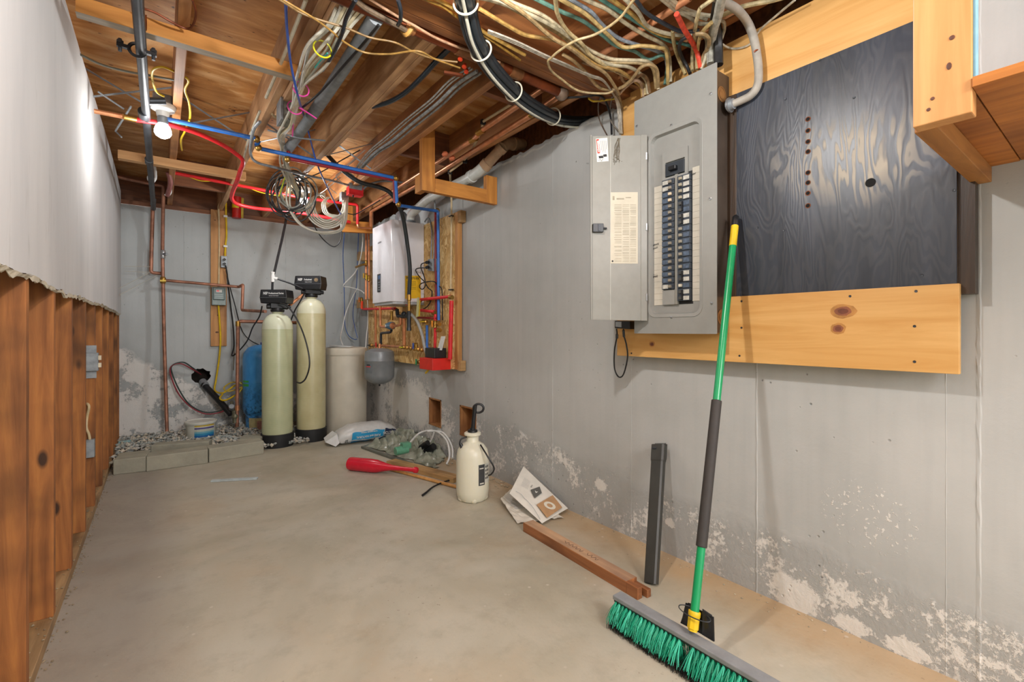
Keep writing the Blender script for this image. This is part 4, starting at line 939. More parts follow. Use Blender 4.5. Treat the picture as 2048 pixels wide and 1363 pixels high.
# blue pressure tank
c = Vector((.80,5.10,.072)); rb = .172
t_ = thing('pressure_tank', 'blue steel pressure tank standing behind the shorter fibreglass tank', 'pressure tank', c)
BL = NT('blue_enamel', .35); cc_ = BL.ramp(BL.noise(BL.coord(scale=(1,1,.5)), 12, 4), [(.3,'#2f80c4'),(.7,'#4d9ddb')]); z = BL.sep(BL.node('ShaderNodeTexCoord').outputs['Object'])[2]
BL.col(BL.mix(BL.math('MULTIPLY', BL.ramp(BL.noise(BL.coord(), 26, 5, .7),[(.5,0.),(.6,1.)]), BL.ramp(z,[(.15,.9),(.45,0.)])), cc_, '#123a5c'))
MB().lathe([(0,.10),(rb*.8,.11),(rb*.96,.15),(rb,.19),(rb,.42),(rb*1.01,.425),(rb*1.01,.435),(rb,.44),(rb,.66),(rb*.95,.71),(rb*.75,.76),(rb*.4,.785),(0,.79)], c, n=36).build('shell', BL.m, t_, True)
MB().lathe([(rb*.85,0),(rb*.85,.13),(rb*.8,.14),(rb*.8,.12)], c, n=32).build('base_skirt', BL.m, t_, True)
MB().cyl(c+Vector((-.01,0,.785)), c+Vector((-.01,0,.81)), .012, 10).build('air_valve', plain('#1f3f86',.4), t_)
ct_ = math.atan2(-c.y,-c.x)
def twrap(name, c, rr, a0, a1, z0, z1, mat, par):
    vs = []
    for k in range(7):
        a = math.atan2(-c.y,-c.x)+a0+(a1-a0)*k/6; vs += [c+Vector((rr*math.cos(a),rr*math.sin(a),z0)), c+Vector((rr*math.cos(a),rr*math.sin(a),z1))]
    return MB().add(vs, [(2*k,2*k+2,2*k+3,2*k+1) for k in range(6)]).build(name, mat, par)
twrap('green_label', c, rb+.001, -1.3,-.75,.40,.455, plain('#3da24a',.4), t_); twrap('spec_label', c, rb*.85+.001, -.9,.3,.01,.10, plain('#b7ab7d',.5,0,.15), t_)
# brine tank and papers
c = Vector((1.475,4.70,0)); rb = .196
t_ = thing('brine_tank', 'round beige plastic brine tank standing beside the fibreglass tanks', 'brine tank', c)
BR = plain('#cbc4b4',.45,0,.05,8)
MB().lathe([(0,0),(rb*.97,0),(rb*.98,.01),(rb,.5),(rb*1.0,.765),(0,.765)], c, n=40).build('tub', BR, t_, True)
MB().lathe([(0,.762),(rb*1.03,.762),(rb*1.035,.77),(rb*1.035,.815),(rb*1.02,.825),(rb*.9,.832),(0,.836)], c, n=40).build('lid', BR, t_, True)
t_ = thing('paper_stack', 'loose stack of white papers on the brine tank lid', 'papers', c+Vector((-.05,-.02,.837)))
for k in range(4):
    Mx = Matrix.Translation(c+Vector((-.06,-.03,.838+k*.003)))@Matrix.Rotation(-.55+.12*k,4,'Z')@Matrix.Rotation(.02*k,4,'Y'); MB().box((-.105,-.07,0),(.105,.07,.0016), Mx).build('sheet', M['white'], t_)
# salt bag
BGc = P(742,874,Z=0); bc_ = Vector((1.50,4.215,0)); L_ = .27
t_ = thing('salt_bag', 'full white and blue bag of softener salt lying on the floor', 'bag', bc_)
BW = plain('#ccccca',.35,0,.05); nx, ny = 36, 20; vs = []; fs = []
def bagp(s_, a):                                   # s along, a around
    e = max(0, 1-abs(s_)**3.2); w_ = .125*(.72+.28*e); h = .080*(.25+.75*e**.5)
    ca_, sa = math.cos(a), math.sin(a); sg = lambda v: math.copysign(abs(v)**.75, v)
    p = Vector((s_*L_, sg(ca_)*w_, .082+sg(sa)*h + (-.03*(1-e) if abs(s_)>.6 else 0)))
    nz = .006*noise.noise((s_*5, a*1.5, 2))+.004*noise.noise((s_*16,a*4,5)); p.z = max(.003, p.z+nz); p.y += nz
    return bc_+p
for i in range(nx+1):
    for j in range(ny): vs.append(bagp(-1+2*i/nx, 2*math.pi*j/ny))
for i in range(nx):
    for j in range(ny): a = i*ny+j; b = i*ny+(j+1)%ny; fs.append((a,b,b+ny,a+ny))
fs += [tuple(range(ny)), tuple(nx*ny+j for j in range(ny))]
MB().add(vs, fs).build('bag_body', BW, t_, True)
def bpatch(name, s0, s1, a0, a1, mat, off=.0018, sk=0):
    vs = []; n1, n2 = 14, 5
    for i in range(n1+1):
        for j in range(n2+1):
            s_ = s0+(s1-s0)*i/n1; a = a0+(a1-a0)*j/n2; p = bagp(s_+sk*(j/n2), a); q = bc_+Vector((s_*L_,0,.082)); vs.append(p+(p-q).normalized()*off)
    return MB().add(vs, [(i*(n2+1)+j,(i+1)*(n2+1)+j,(i+1)*(n2+1)+j+1,i*(n2+1)+j+1) for i in range(n1) for j in range(n2)]).build(name, mat, t_, True)
PA = math.pi
bpatch('blue_band', -.62,.45,PA*1.14,PA*.93, plain('#2f9bcc',.35,0,.04), sk=.03); bpatch('navy_band', .46,.90,PA*1.12,PA*.90, plain('#1d2a48',.35,0,.05), sk=.05); bpatch('low_blue_band', -.62,.9,PA*1.30,PA*1.19, plain('#236c96',.35,0,.05))
def btext(s_, sz, u, a, sx=1, mt='white'):
    p = bagp(u, a); q = bc_+Vector((u*L_,0,.082)); nrm = (p-q); nrm.x = 0; nrm.normalize(); right = Vector((-1,0,0)); up = nrm.cross(right); text(s_, sz, FR(p+nrm*.008, right, up), M[mt], t_, 'bag_lettering', sx=sx, bold=.0006, ext=.0008)
btext('MORTON', .040, .66, PA*1.0, .72); btext('PURE and NATURAL', .026, -.08, PA*1.04, .95); btext('WATER SOFTENER CRYSTALS', .011, -.05, PA*.96, 1.0); btext('27', .034, -.78, PA*1.08, .8, 'ink')
MB().add([bc_+Vector(v) for v in ((-.27,-.05,.10),(-.28,.06,.11),(-.345,.09,.05),(-.36,-.02,.035),(-.30,-.11,.006),(-.265,-.1,.03))], [(0,1,2,3),(0,3,4,5)]).build('folded_end', plain('#d5d6d6',.3,0,.04), t_)
# expansion tank
c = Vector((1.60,4.14,.508)); re_ = .132
t_ = thing('expansion_tank', 'grey steel expansion tank hanging below the boiler pipes', 'expansion tank', c)
EG = plain('#7f8386',.35,.1,.05)
MB().lathe([(0,.0),(.05,.006),(.10,.03),(.128,.06),(re_,.09),(re_,.21),(re_*1.02,.214),(re_*1.02,.222),(re_,.226),(re_,.27),(re_*.94,.30),(re_*.6,.323),(.02,.330),(0,.33)], c, n=36).build('shell', EG, t_, True)
MB().lathe([(0,-.018),(.008,-.016),(.008,.01),(0,.01)], c, n=10).build('air_valve', M['black'], t_)
m = MB(); m.cyl(c+Vector((0,0,.325)), c+Vector((0,0,.37)), .013, 10); m.build('nipple', M['copper'], t_, True)
twrap('tank_label', c, re_+.001, -1.05,-.5,.11,.19, plain('#6b7075',.5,0,.1), t_); twrap('red_label_bar', c, re_+.002,-1.05,-.62,.165,.172, M['red'], t_); twrap('label_text_bar', c, re_+.002,-.95,-.65,.178,.188, M['ink'], t_)
# support under the expansion tank is the pipework: plank with outlet on the back wall
pl = thing('wall_plank', 'tall orange brown plank screwed to the back wall', 'plank', B(437,692,5.32))
a, b = B(421.5,692,5.305), B(453.5,422,5.305)
MB().box((a.x,5.305,a.z),(b.x,5.338,b.z)).build('plank', M['plank'], pl, bev=.002)
for (x, y, r_) in ((437,630,.010),(434,664,.012),(430,440,.006)): MB().sphere(B(x,y,5.3045), r_, 10, (1.2,.1,.8)).build('knot', plain('#5e3a20',.6), pl)
def boxat(x0, y0, x1, y1, Y, th, name, mat, par, bev=.002, **k):
    a, b = B(x0,y1,Y), B(x1,y0,Y); return MB().box((a.x,Y,a.z),(b.x,Y+th,b.z)).build(name, mat, par, bev=bev, **k)
ot = thing('wall_outlet', 'silver metal outlet box on the plank with a black cord plugged in', 'outlet', B(448,533,5.28))
boxat(442,512,455,534,5.262,.042,'outlet_box',M['galv'],ot)
for (x, y) in ((449,518.5),(449,527)):
    boxat(x-3,y-3,x+3,y+3,5.259,.004,'receptacle',M['white'],ot); MB().cyl(B(x,y,5.262),B(x,y,5.235),.013,10).build('plug',M['black'],ot,True)
sw = thing('switch_box', 'green grey switch box low on the plank with louvred cover', 'switch box', B(438,610,5.27))
boxat(424,574,452,609.5,5.235,.069,'housing',plain('#77837f',.45,.1,.1),sw,.004); cv = boxat(426,575,450,599,5.222,.016,'cover',plain('#5c6b68',.45,.1,.1),sw,.006)
boxat(432,579,444,584,5.2205,.002,'printed_label',plain('#c8c4bb',.5,0,.05),cv,0); boxat(433,580,438,582.5,5.2195,.002,'red_mark',M['red'],cv,0)
for y in (588,591.5,595): boxat(429,y,446,y+1.4,5.2195,.003,'louvre',plain('#8d9995',.4),cv,0)
tubeq('wall_cable','white cable running down the left side of the plank','cable',[B(452,384,5.0),B(438,410,5.2),B(438,440,5.298),B(438.5,500,5.298),B(437.5,560,5.298),B(437.5,573,5.29)],.008,M['cream'])
tubeq('yellow_cable','yellow cable coming down the plank to the outlet','cable',[B(452,405,5.25),B(452,425,5.295),B(453,470,5.295),B(451,490,5.295),B(450,513,5.285)],.008,M['yellow'])
for (x,y) in ((451,432),(451,492)): tag(boxat(x-4,y-1.5,x+4,y+1.5,5.282,.016,'cable_staple',M['white'],None,0),'white staple over the yellow cable, '+('upper' if y<450 else 'lower')+' one','staple')
tubeq('yellow_cable','yellow cable looping from the switch box down to the coil','cable',[B(437,609,5.27),B(439,640,5.29),B(441,680,5.29),B(438,720,5.29),B(432,760,5.28),B(430,780,5.2),B(446,785,5.1),B(470,770,5.15),B(484,765,5.2),B(486,775,5.2),B(470,790,5.1),B(450,800,5.05),B(440,796,5.05),B(445,788,5.1)],.008,M['yellow'])
tubeq('yellow_rope','loose yellow coil hanging beside the copper standpipe','cable',[B(488,772,5.15),B(470,779,5.1),B(455,782,5.1),B(448,775,5.1),B(465,764,5.15),B(486,769,5.15),B(478,785,5.1),B(470,800,5.1)],.007,plain('#c2a73a',.5))
tubeq('power_cable','black cord falling from the outlet to a loop by the standpipe','cord',[B(451,530,5.25),B(454,545,5.25),B(457,575,5.28),B(460,600,5.3),B(466,650,5.3),B(468,690,5.28),B(464,711,5.25),B(478,701,5.2),B(495,680,5.0),B(505,655,4.75),B(519,632,4.5),B(524,612,4.43)],.006,M['black'])
tubeq('power_cable','thinner black cord falling from the outlet toward the blue tank','cord',[B(452,540,5.27),B(459,570,5.3),B(470,610,5.3),B(480,650,5.3),B(490,670,5.28),B(505,683,5.26),B(525,692,5.2)],.0045,M['black'])
tubeq('thin_string','thin brown string hanging on the wall beside the plank','string',[B(459,600,5.32),B(466,640,5.32),B(469,690,5.32),B(467,740,5.32)],.003,plain('#8b7f63',.8))
# copper plumbing on the back wall
YP = 5.24
cp = 'copper_pipe'
tubeq(cp,'copper pipe dropping from the grey gas line and elbowing right','pipe',[B(306,402,YP),B(303,500,YP),B(302,545,YP),B(327,547,YP)],.015,M['copper_old'],rigid=True)
o = MB().cyl(B(306.5,397,YP),B(306,410,YP),.021,14).build('pipe_union', M['galv'], None, True); tag(o,'galvanised union joining grey pipe to copper','pipe fitting')
tubeq(cp,'tall copper pipe standing from ceiling to gravel at left','pipe',[P(234,353,Y=5.0),P(308,369,Y=5.0),P(327,371,Y=5.0),P(326,420,Y=5.1),B(325,500,5.2),B(326,560,5.2),B(328,660,5.2),B(334,862,5.1)],.014,M['copper_old'],rigid=True)
vl = thing('pipe_valve','chrome valve in the tall copper pipe','valve',B(326,508,5.2)); MB().lathe([(.014,-.04),(.02,-.03),(.018,0),(.02,.03),(.014,.04)],B(326,508,5.2),n=14).build('body',M['steel'],vl,True); MB().cyl(B(326,508,5.2),B(334,508,5.14),.012,12).build('knob',M['galv'],vl,True)
vl = thing('pipe_tee','brass tee valve where the level copper pipe leaves the tall one','valve',B(325,560,5.2)); MB().lathe([(.016,-.03),(.022,-.02),(.022,.02),(.016,.03)],B(326,560,5.2),n=14).build('body',M['brass'],vl,True); MB().bar(B(320,561,5.16),B(332,561,5.16),.012,.014).build('lever',M['yellow'],vl)
tubeq(cp,'level copper pipe crossing the plank and stepping down to the tank','pipe',[B(327,560,5.2),B(478,573.5,5.15),B(486,569,5.0),B(484,620,5.0),P(531,622.5,Y=4.45)],.0135,M['copper_old'],rigid=True)
tubeq(cp,'sloping copper pipe joining the two fibreglass tanks','pipe',[s1[0]+Vector((.07,.02,1.19)),s2[0]+Vector((-.07,.0,1.325))],.013,M['copper'],sm=False)
tubeq(cp,'copper standpipe rising from the gravel and turning right behind the tanks','pipe',[B(474,853,5.0),B(476,642,5.0),P(520,643,Y=5.0),P(594,645,Y=5.0)],.0165,M['copper_old'],rigid=True)
for (x,y) in ((476,647),(475,815)): tag(MB().cyl(B(x,y-5,5.0),B(x,y+5,5.0),.021,12).build('pipe_collar',M['brass' if y<700 else 'copper'],None,True),'collar on the standpipe '+('near its top bend' if y<700 else 'near the gravel'),'pipe fitting')
vv = thing('drain_valve','corroded brass valve cluster at the foot of the black pipe','valve',B(468,830,5.0))
m = MB(); m.cyl(B(461,815,5.05),B(474,822,5.0),.018,10); m.cyl(B(468,820,5.0),B(470,845,5.0),.02,10); m.cyl(B(464,812,5.05),B(463,802,5.05),.014,8); m.sphere(B(470,832,5.0),.03,8); m.build('body',plain('#77735f',.5,.5,.4,30),vv,True); MB().cyl(B(463,816,4.98),B(463,812,4.93),.022,12).build('handwheel',M['galv'],vv,True)
boxat(456,804,473,813,5.28,.05,'junction_box',plain('#8b8f90',.5),vv)
m = MB(); m.cyl(P(404,760,Y=5.42),P(408,770,Y=5.26),.024,14); m.tube([P(407,768,Y=5.28),P(436,798,Y=5.15),P(462,828,Y=5.03)],.027,14,sm=False); o=m.build('black_drain_pipe',M['black'],None,True); tag(o,'black plastic pipe slanting down from the broken wall hole','pipe')
tag(MB().cyl(P(405,762,Y=5.33),P(412,772,Y=5.26),.032,14).build('hose_clamp',M['galv'],None,True),'grey clamp around the black pipe at the wall hole','clamp')
for dy, cc2 in ((0,'#8c2f38'),(.014,'#2c3a36')):
    tubeq('wall_wire',('red' if dy==0 else 'dark green')+' wire looping from the wall hole to the valve','wire',[P(402,748,Y=5.4),P(385,738,Y=5.28)+Vector((0,0,dy)),P(362,727,Y=5.25)+Vector((dy,0,dy)),P(344,731,Y=5.25),P(341,748,Y=5.25)+Vector((dy,0,0)),P(356,785,Y=5.2)+Vector((dy,0,dy)),P(380,812,Y=5.15)+Vector((0,0,dy)),P(410,827,Y=5.12)+Vector((0,0,dy)),P(440,824,Y=5.1)+Vector((0,0,dy)),P(458,815,Y=5.05)+Vector((0,0,dy))],.006,plain(cc2,.5))
# electric boxes and cable on the studs
def studbox(x, y, w_, h, lab, brk):
    p = P(x, y, Y=3.415); t_ = thing('stud_box', lab, 'electrical box', p)
    MB().box(p+Vector((-w_/2,-.035,-h/2)),p+Vector((w_/2,.004,h/2))).build('box',M['galv'],t_,bev=.002)
    if brk:
        for z_ in (h/2+.018,-h/2-.018): MB().box(p+Vector((-.02,-.006,z_-.022)),p+Vector((.022,-.002,z_+.022))).build('bracket',M['galv'],t_)
        for z_ in (.022,-.018): MB().box(p+Vector((w_/2,-.03,z_-.012)),p+Vector((w_/2+.012,-.008,z_+.012))).build('outlet_face',plain('#d6c9ae',.5),t_)
    return p
p = studbox(182.5,723,.062,.098,'galvanised outlet box with mounting brackets on a stud',True)
p2 = studbox(178,895,.05,.095,'plain galvanised box low on the same stud',False)
tubeq('stud_cable','cream cable arching from the stud into the low box','cable',[P(172,806,Y=3.44),P(176,808,Y=3.40),P(178,815,Y=3.39),P(174,835,Y=3.41),P(173,855,Y=3.40),P(178,868,Y=3.40),P(180,882,Y=3.40)],.006,M['cream'])
for k, pp in enumerate(([(249,532),(300,533)],[(249,542),(300,544)],[(235,578),(298,545)],[(238,590),(314,550)])):
    tubeq('guy_wire',['uppermost level pale wire between drywall and copper pipes','second level pale wire between drywall and copper pipes','upper slanting pale wire from the drywall to the copper pipes','lower slanting pale wire from the drywall to the copper pipes'][k],'wire',[P(*pp[0],Y=4.9 if k>1 else 5.2),P(*pp[1],Y=5.2)],.0022,plain('#b8b4a8',.5),'thin wires stretched to the drywall',sm=False,n=5)
# black drain tubes from the ceiling to the softener heads
tubeq('drain_tube','black drain tube slanting from the ceiling to the white tee','tube',[P(574,425,Y=4.7),P(568,460,Y=4.65),P(548,547,Y=4.5)],.0105,M['black'])
t_ = thing('tube_tee','white plastic tee joining the black drain tubes','pipe fitting',P(545,562,Y=4.48)); m = MB(); m.lathe([(.012,0),(.017,.004),(.014,.012),(.017,.02),(.014,.03),(.017,.05),(.014,.07),(.018,.085),(.012,.09)],P(545.5,564,Y=4.48),(.0,.0,1),12); m.cyl(P(546,556,Y=4.48),P(555,557.5,Y=4.47),.014,12); m.build('body',M['white'],t_,True)
tubeq('drain_tube','short black tube from the white tee down to the shorter tank head','tube',[P(545,564,Y=4.48),P(544.5,581,Y=4.48)],.0095,M['black'],sm=False)
tubeq('drain_tube','black tube from the white tee to the taller tank head','tube',[P(555,557.5,Y=4.47),P(580,566,Y=4.46),P(605,577,Y=4.45)],.0075,M['black'])
tubeq('black_hose','black hose arcing from the shorter head down across the taller tank','hose',[P(560,606,Y=4.36),P(575,612,Y=4.32),P(592,635,Y=4.25),P(606,665,Y=4.15),P(616,700,Y=4.12),P(619,730,Y=4.10),P(612,755,Y=4.12),P(602,765,Y=4.14),P(594,764,Y=4.2)],.0065,M['black'])
tubeq('power_cable','black cord from the taller head dropping between the tanks','cord',[P(612,580,Y=4.45),P(600,603,Y=4.5),P(590,620,Y=4.55),P(582,640,Y=4.6),P(576,655,Y=4.6)],.006,M['black'])

# ============================================================ BOILER AND ITS PIPEWORK
XO = 1.775
W_ = lambda x, y, X=1.745: P(x, y, X=X)
ob = thing('osb_board', 'large oriented strand board fixed to the wall behind the boiler', 'board', (1.79,4.0,.70))
MB().box((XO,3.08,.705),(XO+.013,4.91,1.885)).build('board', M['osb'], ob)
MB().box((XO-.001,3.035,.705),(XO+.037,3.079,1.885)).build('edge_batten', M['plank'], ob, bev=.002)
for z0_, z1_ in ((.70,.775),(1.80,1.885)): MB().box((XO-.004,2.985,z0_),(1.815,3.034,z1_)).build('support_block', M['scrap'], ob, bev=.002)
for y_ in (3.4,4.0,4.7): MB().box((XO+.0135,y_,.72),(1.818,y_+.04,1.87)).build('batten', M['scrap'], ob)
bo = thing('wall_boiler', 'white wall hung boiler on the strand board', 'boiler', (1.63,3.81,1.21))
bx0, bx1, by0, by1, bz0, bz1 = 1.490, XO-.002, 3.588, 4.04, 1.213, 1.893
m = MB(); sec = [(bx1,by0),(bx0+.10,by0),(bx0+.085,by0-.004),(bx0+.02,by0-.002),(bx0+.004,by0+.012),(bx0,by0+.035),(bx0,by1-.035),(bx0+.004,by1-.012),(bx0+.02,by1),(bx1,by1)]
m.prism([Vector((a,b,bz0+.02)) for a,b in sec], (0,0,bz1-bz0-.02)); m.build('casing', M['boiler'], bo, True, bev=.004)
m = MB(); m.prism([Vector((a+(.012 if a < bx1 else 0),b+(.01 if b < 3.7 else -.01),bz0)) for a,b in sec], (0,0,.022)); m.build('base_tray', plain('#aeb0b2',.4), bo)
MB().box((bx0+.11,by0-.0045,bz0+.02),(bx0+.112,by0+.001,bz1)).build('casing_seam', plain('#a9a9ac',.4), bo)
q = lambda x, y, off=0: P(x, y, X=bx0-.0005-off)
cp_ = MB().prism([q(755.2,548.5),q(761.2,547),q(761.2,583.5),q(755.2,584)],(-.004,0,0)).build('control_panel', plain('#2a2d33',.25), bo, bev=.001)
MB().prism([q(756.2,551,.0045),q(760.2,550,.0045),q(760.2,558,.0045),q(756.2,558.5,.0045)],(-.001,0,0)).build('display', plain('#3a5a86',.15), cp_)
for y in (563,568,573,578): MB().prism([q(756.4,y,.0045),q(760,y-.3,.0045),q(760,y+2.6,.0045),q(756.4,y+3,.0045)],(-.001,0,0)).build('button', plain('#6d7177',.4), cp_)
text('NAVIEN', .022, FR(q(759,485,.001), RX, RY), plain('#86888c',.4,.3), bo, 'maker_lettering', sx=1.0)
s = lambda x, y, off=0: P(x, y, Y=by0-.0006-off)
yl_ = MB().prism([s(809.5,597),s(809.5,551),s(841.5,551),s(841.5,596)],(0,-.0008,0)).build('energy_label', plain('#e3b416',.5,0,.05), bo)
text('ENERGYGUIDE', .024, FR(s(825.5,556,.0012),(1,0,0),(0,0,1)), M['ink'], bo, 'label_lettering', sx=.72, bold=.0004)
for y in (563,566,569,574,577): MB().prism([s(814,y,.0012),s(832,y,.0012),s(832,y+.8,.0012),s(814,y+.8,.0012)],(0,-.0003,0)).build('label_line', plain('#8a6d10',.6,0,0), yl_)
MB().prism([s(820.5,551,.0),s(833,550,.0),s(833,536,.0),s(820.5,537,.0)],(0,-.0006,0)).build('rating_label', plain('#c9c9cc',.5,0,.04), bo)
# exhaust vent
t_ = thing('exhaust_vent', 'white plastic vent pipe rising from the boiler top along the wall', 'vent pipe', (1.68,3.64,1.893))
pv = [Vector((1.68,3.66,1.885)), Vector((1.68,3.655,1.965)), P(855,398,X=1.69), P(945,352,X=1.69)]
MB().pipe(pv, .033, 20, fr=.07).build('white_run', M['pvcwhite'], t_, True)
a, b = P(945,352,X=1.69), P(972,330,X=1.69); MB().tube([a,a+(b-a)*.5+Vector((0,0,-.004)),b],.037,20).build('elbow', M['pvcwhite'], t_, True)
MB().cyl(a-(a-pv[2]).normalized()*-.005, a-(a-pv[2]).normalized()*.028,.042,20).build('coupling', M['pvcwhite'], t_, True)
c_ = P(1003,296,X=1.73); d = P(1018,287,X=1.80); e = P(1046,289,X=1.93)
MB().tube([b,c_],.034,20,sm=False).build('brown_run', M['pvctan'], t_, True); MB().tube([c_,d,e],.036,20).build('brown_elbow', M['pvctan'], t_, True)
dd = (c_-b).normalized(); MB().cyl(b-dd*.02,b+dd*.02,.041,20).build('collar', M['pvctan'], t_, True); MB().cyl(c_-dd*.02,c_+dd*.015,.040,20).build('collar', M['pvctan'], t_, True); MB().cyl(d+(e-d)*.25,d+(e-d)*.5,.042,20).build('collar', M['pvctan'], t_, True)
MB().lathe([(.044,-.01),(.046,0),(.046,.03),(.035,.034)], pv[0], n=20).build('flue_socket', M['galv'], t_, True)
# corrugated intake bulge behind the boiler
tubeq('intake_duct','translucent grey intake duct looping behind the boiler top','duct',[Vector((1.70,3.84,1.89)),Vector((1.70,3.85,1.98)),Vector((1.72,3.95,2.02)),Vector((1.76,4.05,1.98))],.045,plain('#8f9092',.3,.3),n=16)
# wooden hanger frame around the vent
t_ = thing('wooden_hanger', 'U shaped wooden hanger frame carrying the white vent pipe', 'hanger', (1.5,2.58,1.84))
MB().box((1.252,2.56,1.838),(1.338,2.598,2.384)).build('upright', M['framev'], t_, bev=.002); MB().box((1.715,2.56,1.838),(1.80,2.598,2.02)).build('upright', M['framev'], t_, bev=.002)
MB().box((1.3385,2.558,1.838),(1.7145,2.596,1.924)).build('rail', M['frame'], t_, bev=.002)
MB().box((1.252,2.5985,1.838),(1.290,2.66,1.94)).build('gusset', M['framev'], t_, bev=.002)
# red and blue pex, dark red pex
def pex(label, pts, r, mat, fr=None): return tubeq('pex_pipe', label, 'pipe', pts, r, M[mat], rigid=True, n=12)
pex('blue pipe crossing under the joists from the bulb to the junction',[P(325,236,Y=2.985),P(510,276.5,Y=2.985)],.0115,'blue')
pex('short blue stub turning down at the brass elbow',[P(517,282,Y=3.0),P(513,291,Y=3.03)],.012,'blue')
pex('long blue pipe running across and down toward the boiler',[P(520,297,Y=3.04),P(791,356,Y=3.06),P(794,407,Y=3.06)],.0115,'blue')
pex('blue pipe run across above the boiler and down the strand board',[P(801,411,Y=3.07),P(876,422,X=1.74),P(877.5,640,X=1.74)],.0115,'blue')
pex('dark red pipe tucked beneath the long blue pipe',[P(577,317,Y=3.05),P(788,360,Y=3.07),P(789.5,405,Y=3.075)],.010,'dred')
pex('dark red pipe running down beside the blue one on the board',[P(871,424,X=1.75),P(872.5,640,X=1.75)],.010,'dred')
for (x,y,Yy) in ((513,278,2.99),(517,295,3.03),(575,318,3.05),(792,356,3.05),(797,408,3.06),(875,421,3.30)):
    tag(MB().sphere(P(x,y,Y=Yy),.019,10,(1,1,1.1)).build('brass_elbow',M['brass'],None,True),{513:'brass elbow at the joist where the first blue pipe ends',517:'brass elbow where the long blue pipe starts',575:'brass elbow starting the dark red pipe',792:'brass elbow where the blue pipe turns down',797:'brass elbow above the black insulated hose',875:'brass elbow at the top of the strand board'}[x],'pipe fitting','brass elbows of the coloured pipes')
tubeq('pex_pipe','red pipe sweeping from the left bay down past the second joist','pipe',[P(x,y,Y=Yy) for x,y,Yy in ((272,239,3.02),(310,244,3.02),(345,251,3.03),(392,265,3.1),(440,287,3.2),(470,306,3.3),(486,322,3.36),(480,342,3.5))],.0125,M['red'],n=12)
tubeq('pex_pipe','red pipe curving from the joist and sagging behind the wire coils','pipe',[P(x,y,Y=Yy) for x,y,Yy in ((481,340,3.5),(478,350,3.6),(474,362,3.7),(465,385,4.0),(464,398,4.15),(475,408,4.25),(510,416,4.3),(560,421,4.3),(610,427,4.3),(660,436,4.3),(700,444,4.35))],.0135,M['red'],n=12)
pex('red pipe crossing level below the far joists',[P(345,345,Y=4.3),P(610,396,Y=4.3),P(715,409,Y=4.3),P(715,448,Y=4.35)],.0125,'red')
tubeq('copper_pipe','copper pipe with brass end coming out of the left wall near the bulb','pipe',[P(188,222,Y=3.0),P(258,235,Y=3.02)],.0115,M['copper'],sm=False)
tag(MB().cyl(P(246,233,Y=3.0),P(272,238.5,Y=3.02),.0135,12).build('brass_coupling',M['brass'],None,True),'brass coupling between copper and red pipe by the bulb','pipe fitting')
tubeq('pipe_stub','short faded red pipe stub wrapped in grey tape','pipe',[P(336,344,Y=4.3),P(341,366,Y=4.35),P(335,390,Y=4.5)],.016,plain('#8e5a55',.6))
tubeq('copper_pipe','copper elbow pipe at the lumber block near the boiler','pipe',[P(715,446,Y=4.35),P(716,455,Y=4.35),P(741,457,Y=4.4)],.011,M['copper'],rigid=True)
o = MB().prism([P(684,441,Y=4.42),P(745,444,Y=4.42),P(745,466,Y=4.42),P(685,463,Y=4.42)],(0,.04,0)).build('lumber_block',M['frame'],None,bev=.002); tag(o,'orange brown lumber block beside the boiler top','lumber')
o = MB().box(P(692,442,Y=4.46),P(706,412,Y=4.46)+Vector((0,.04,0))).build('lumber_upright',M['framev']); o.location.z -= .0; tag(o,'upright lumber piece above the block by the boiler','lumber')
# pipework on the board
cpv = 'copper_pipe'
tubeq(cpv,'copper pipe dropping from the ceiling left of the boiler','pipe',[W_(732,462,1.70),W_(732,598,1.70)],.0125,M['copper'],sm=False)
tubeq(cpv,'second copper pipe left of the boiler close to its casing','pipe',[W_(737.5,462,1.72),W_(738,596,1.72)],.0115,M['copper'],sm=False)
tubeq(cpv,'long vertical copper pipe below the left of the boiler','pipe',[W_(751,611,1.70),W_(751,690,1.72)],.012,M['copper'],sm=False)
tubeq(cpv,'copper pipe dropping from the boiler into the blue pump','pipe',[W_(760.5,611,1.68),W_(760.5,653,1.68),W_(774,654,1.68)],.012,M['copper'],rigid=True)
tubeq(cpv,'copper pipe bending from the blue pump up to the boiler','pipe',[W_(789,652,1.68),W_(801,649,1.68),W_(801,632,1.68)],.012,M['copper'],rigid=True)
tubeq(cpv,'thick vertical copper pipe right of the blue pump','pipe',[W_(808,636,1.70),W_(808,690,1.72)],.0155,M['copper'],sm=False)
tubeq(cpv,'level copper manifold pipe along the bottom of the board','pipe',[W_(744,690,1.73),W_(765,691,1.73),W_(815,694,1.73),W_(852,699,1.73)],.012,M['copper'],sm=False)
t_ = thing('circulator_pump','blue grey circulator pump between copper pipes','pump',W_(782,651,1.68)); c_ = W_(782,651,1.68)
MB().lathe([(0,-.03),(.03,-.03),(.036,-.01),(.036,.012),(.028,.03),(.02,.05),(0,.05)],c_,(-1,0,0),20).build('motor',plain('#4e6a7d',.4,.1),t_,True); MB().lathe([(.02,-.045),(.028,-.035),(.018,-.03),(.018,.03),(.028,.035),(.02,.045)],c_,(0,1,0),14).build('flanges',M['copper'],t_,True)
MB().cyl(W_(783,640,1.68),W_(783,622,1.68),.014,10).build('riser',M['brass'],t_,True); MB().prism([c_+Vector((-.051,.012,-.01)),c_+Vector((-.051,-.012,-.01)),c_+Vector((-.051,-.012,.01)),c_+Vector((-.051,.012,.01))],(-.001,0,0)).build('rating_label',M['white'],t_)
tubeq('iron_elbow_pipe','grey iron pipe elbowing below the blue pump','pipe',[W_(783,660,1.69),W_(781,664,1.69),W_(762,666,1.70),W_(762,688,1.71)],.012,M['iron'],rigid=True)
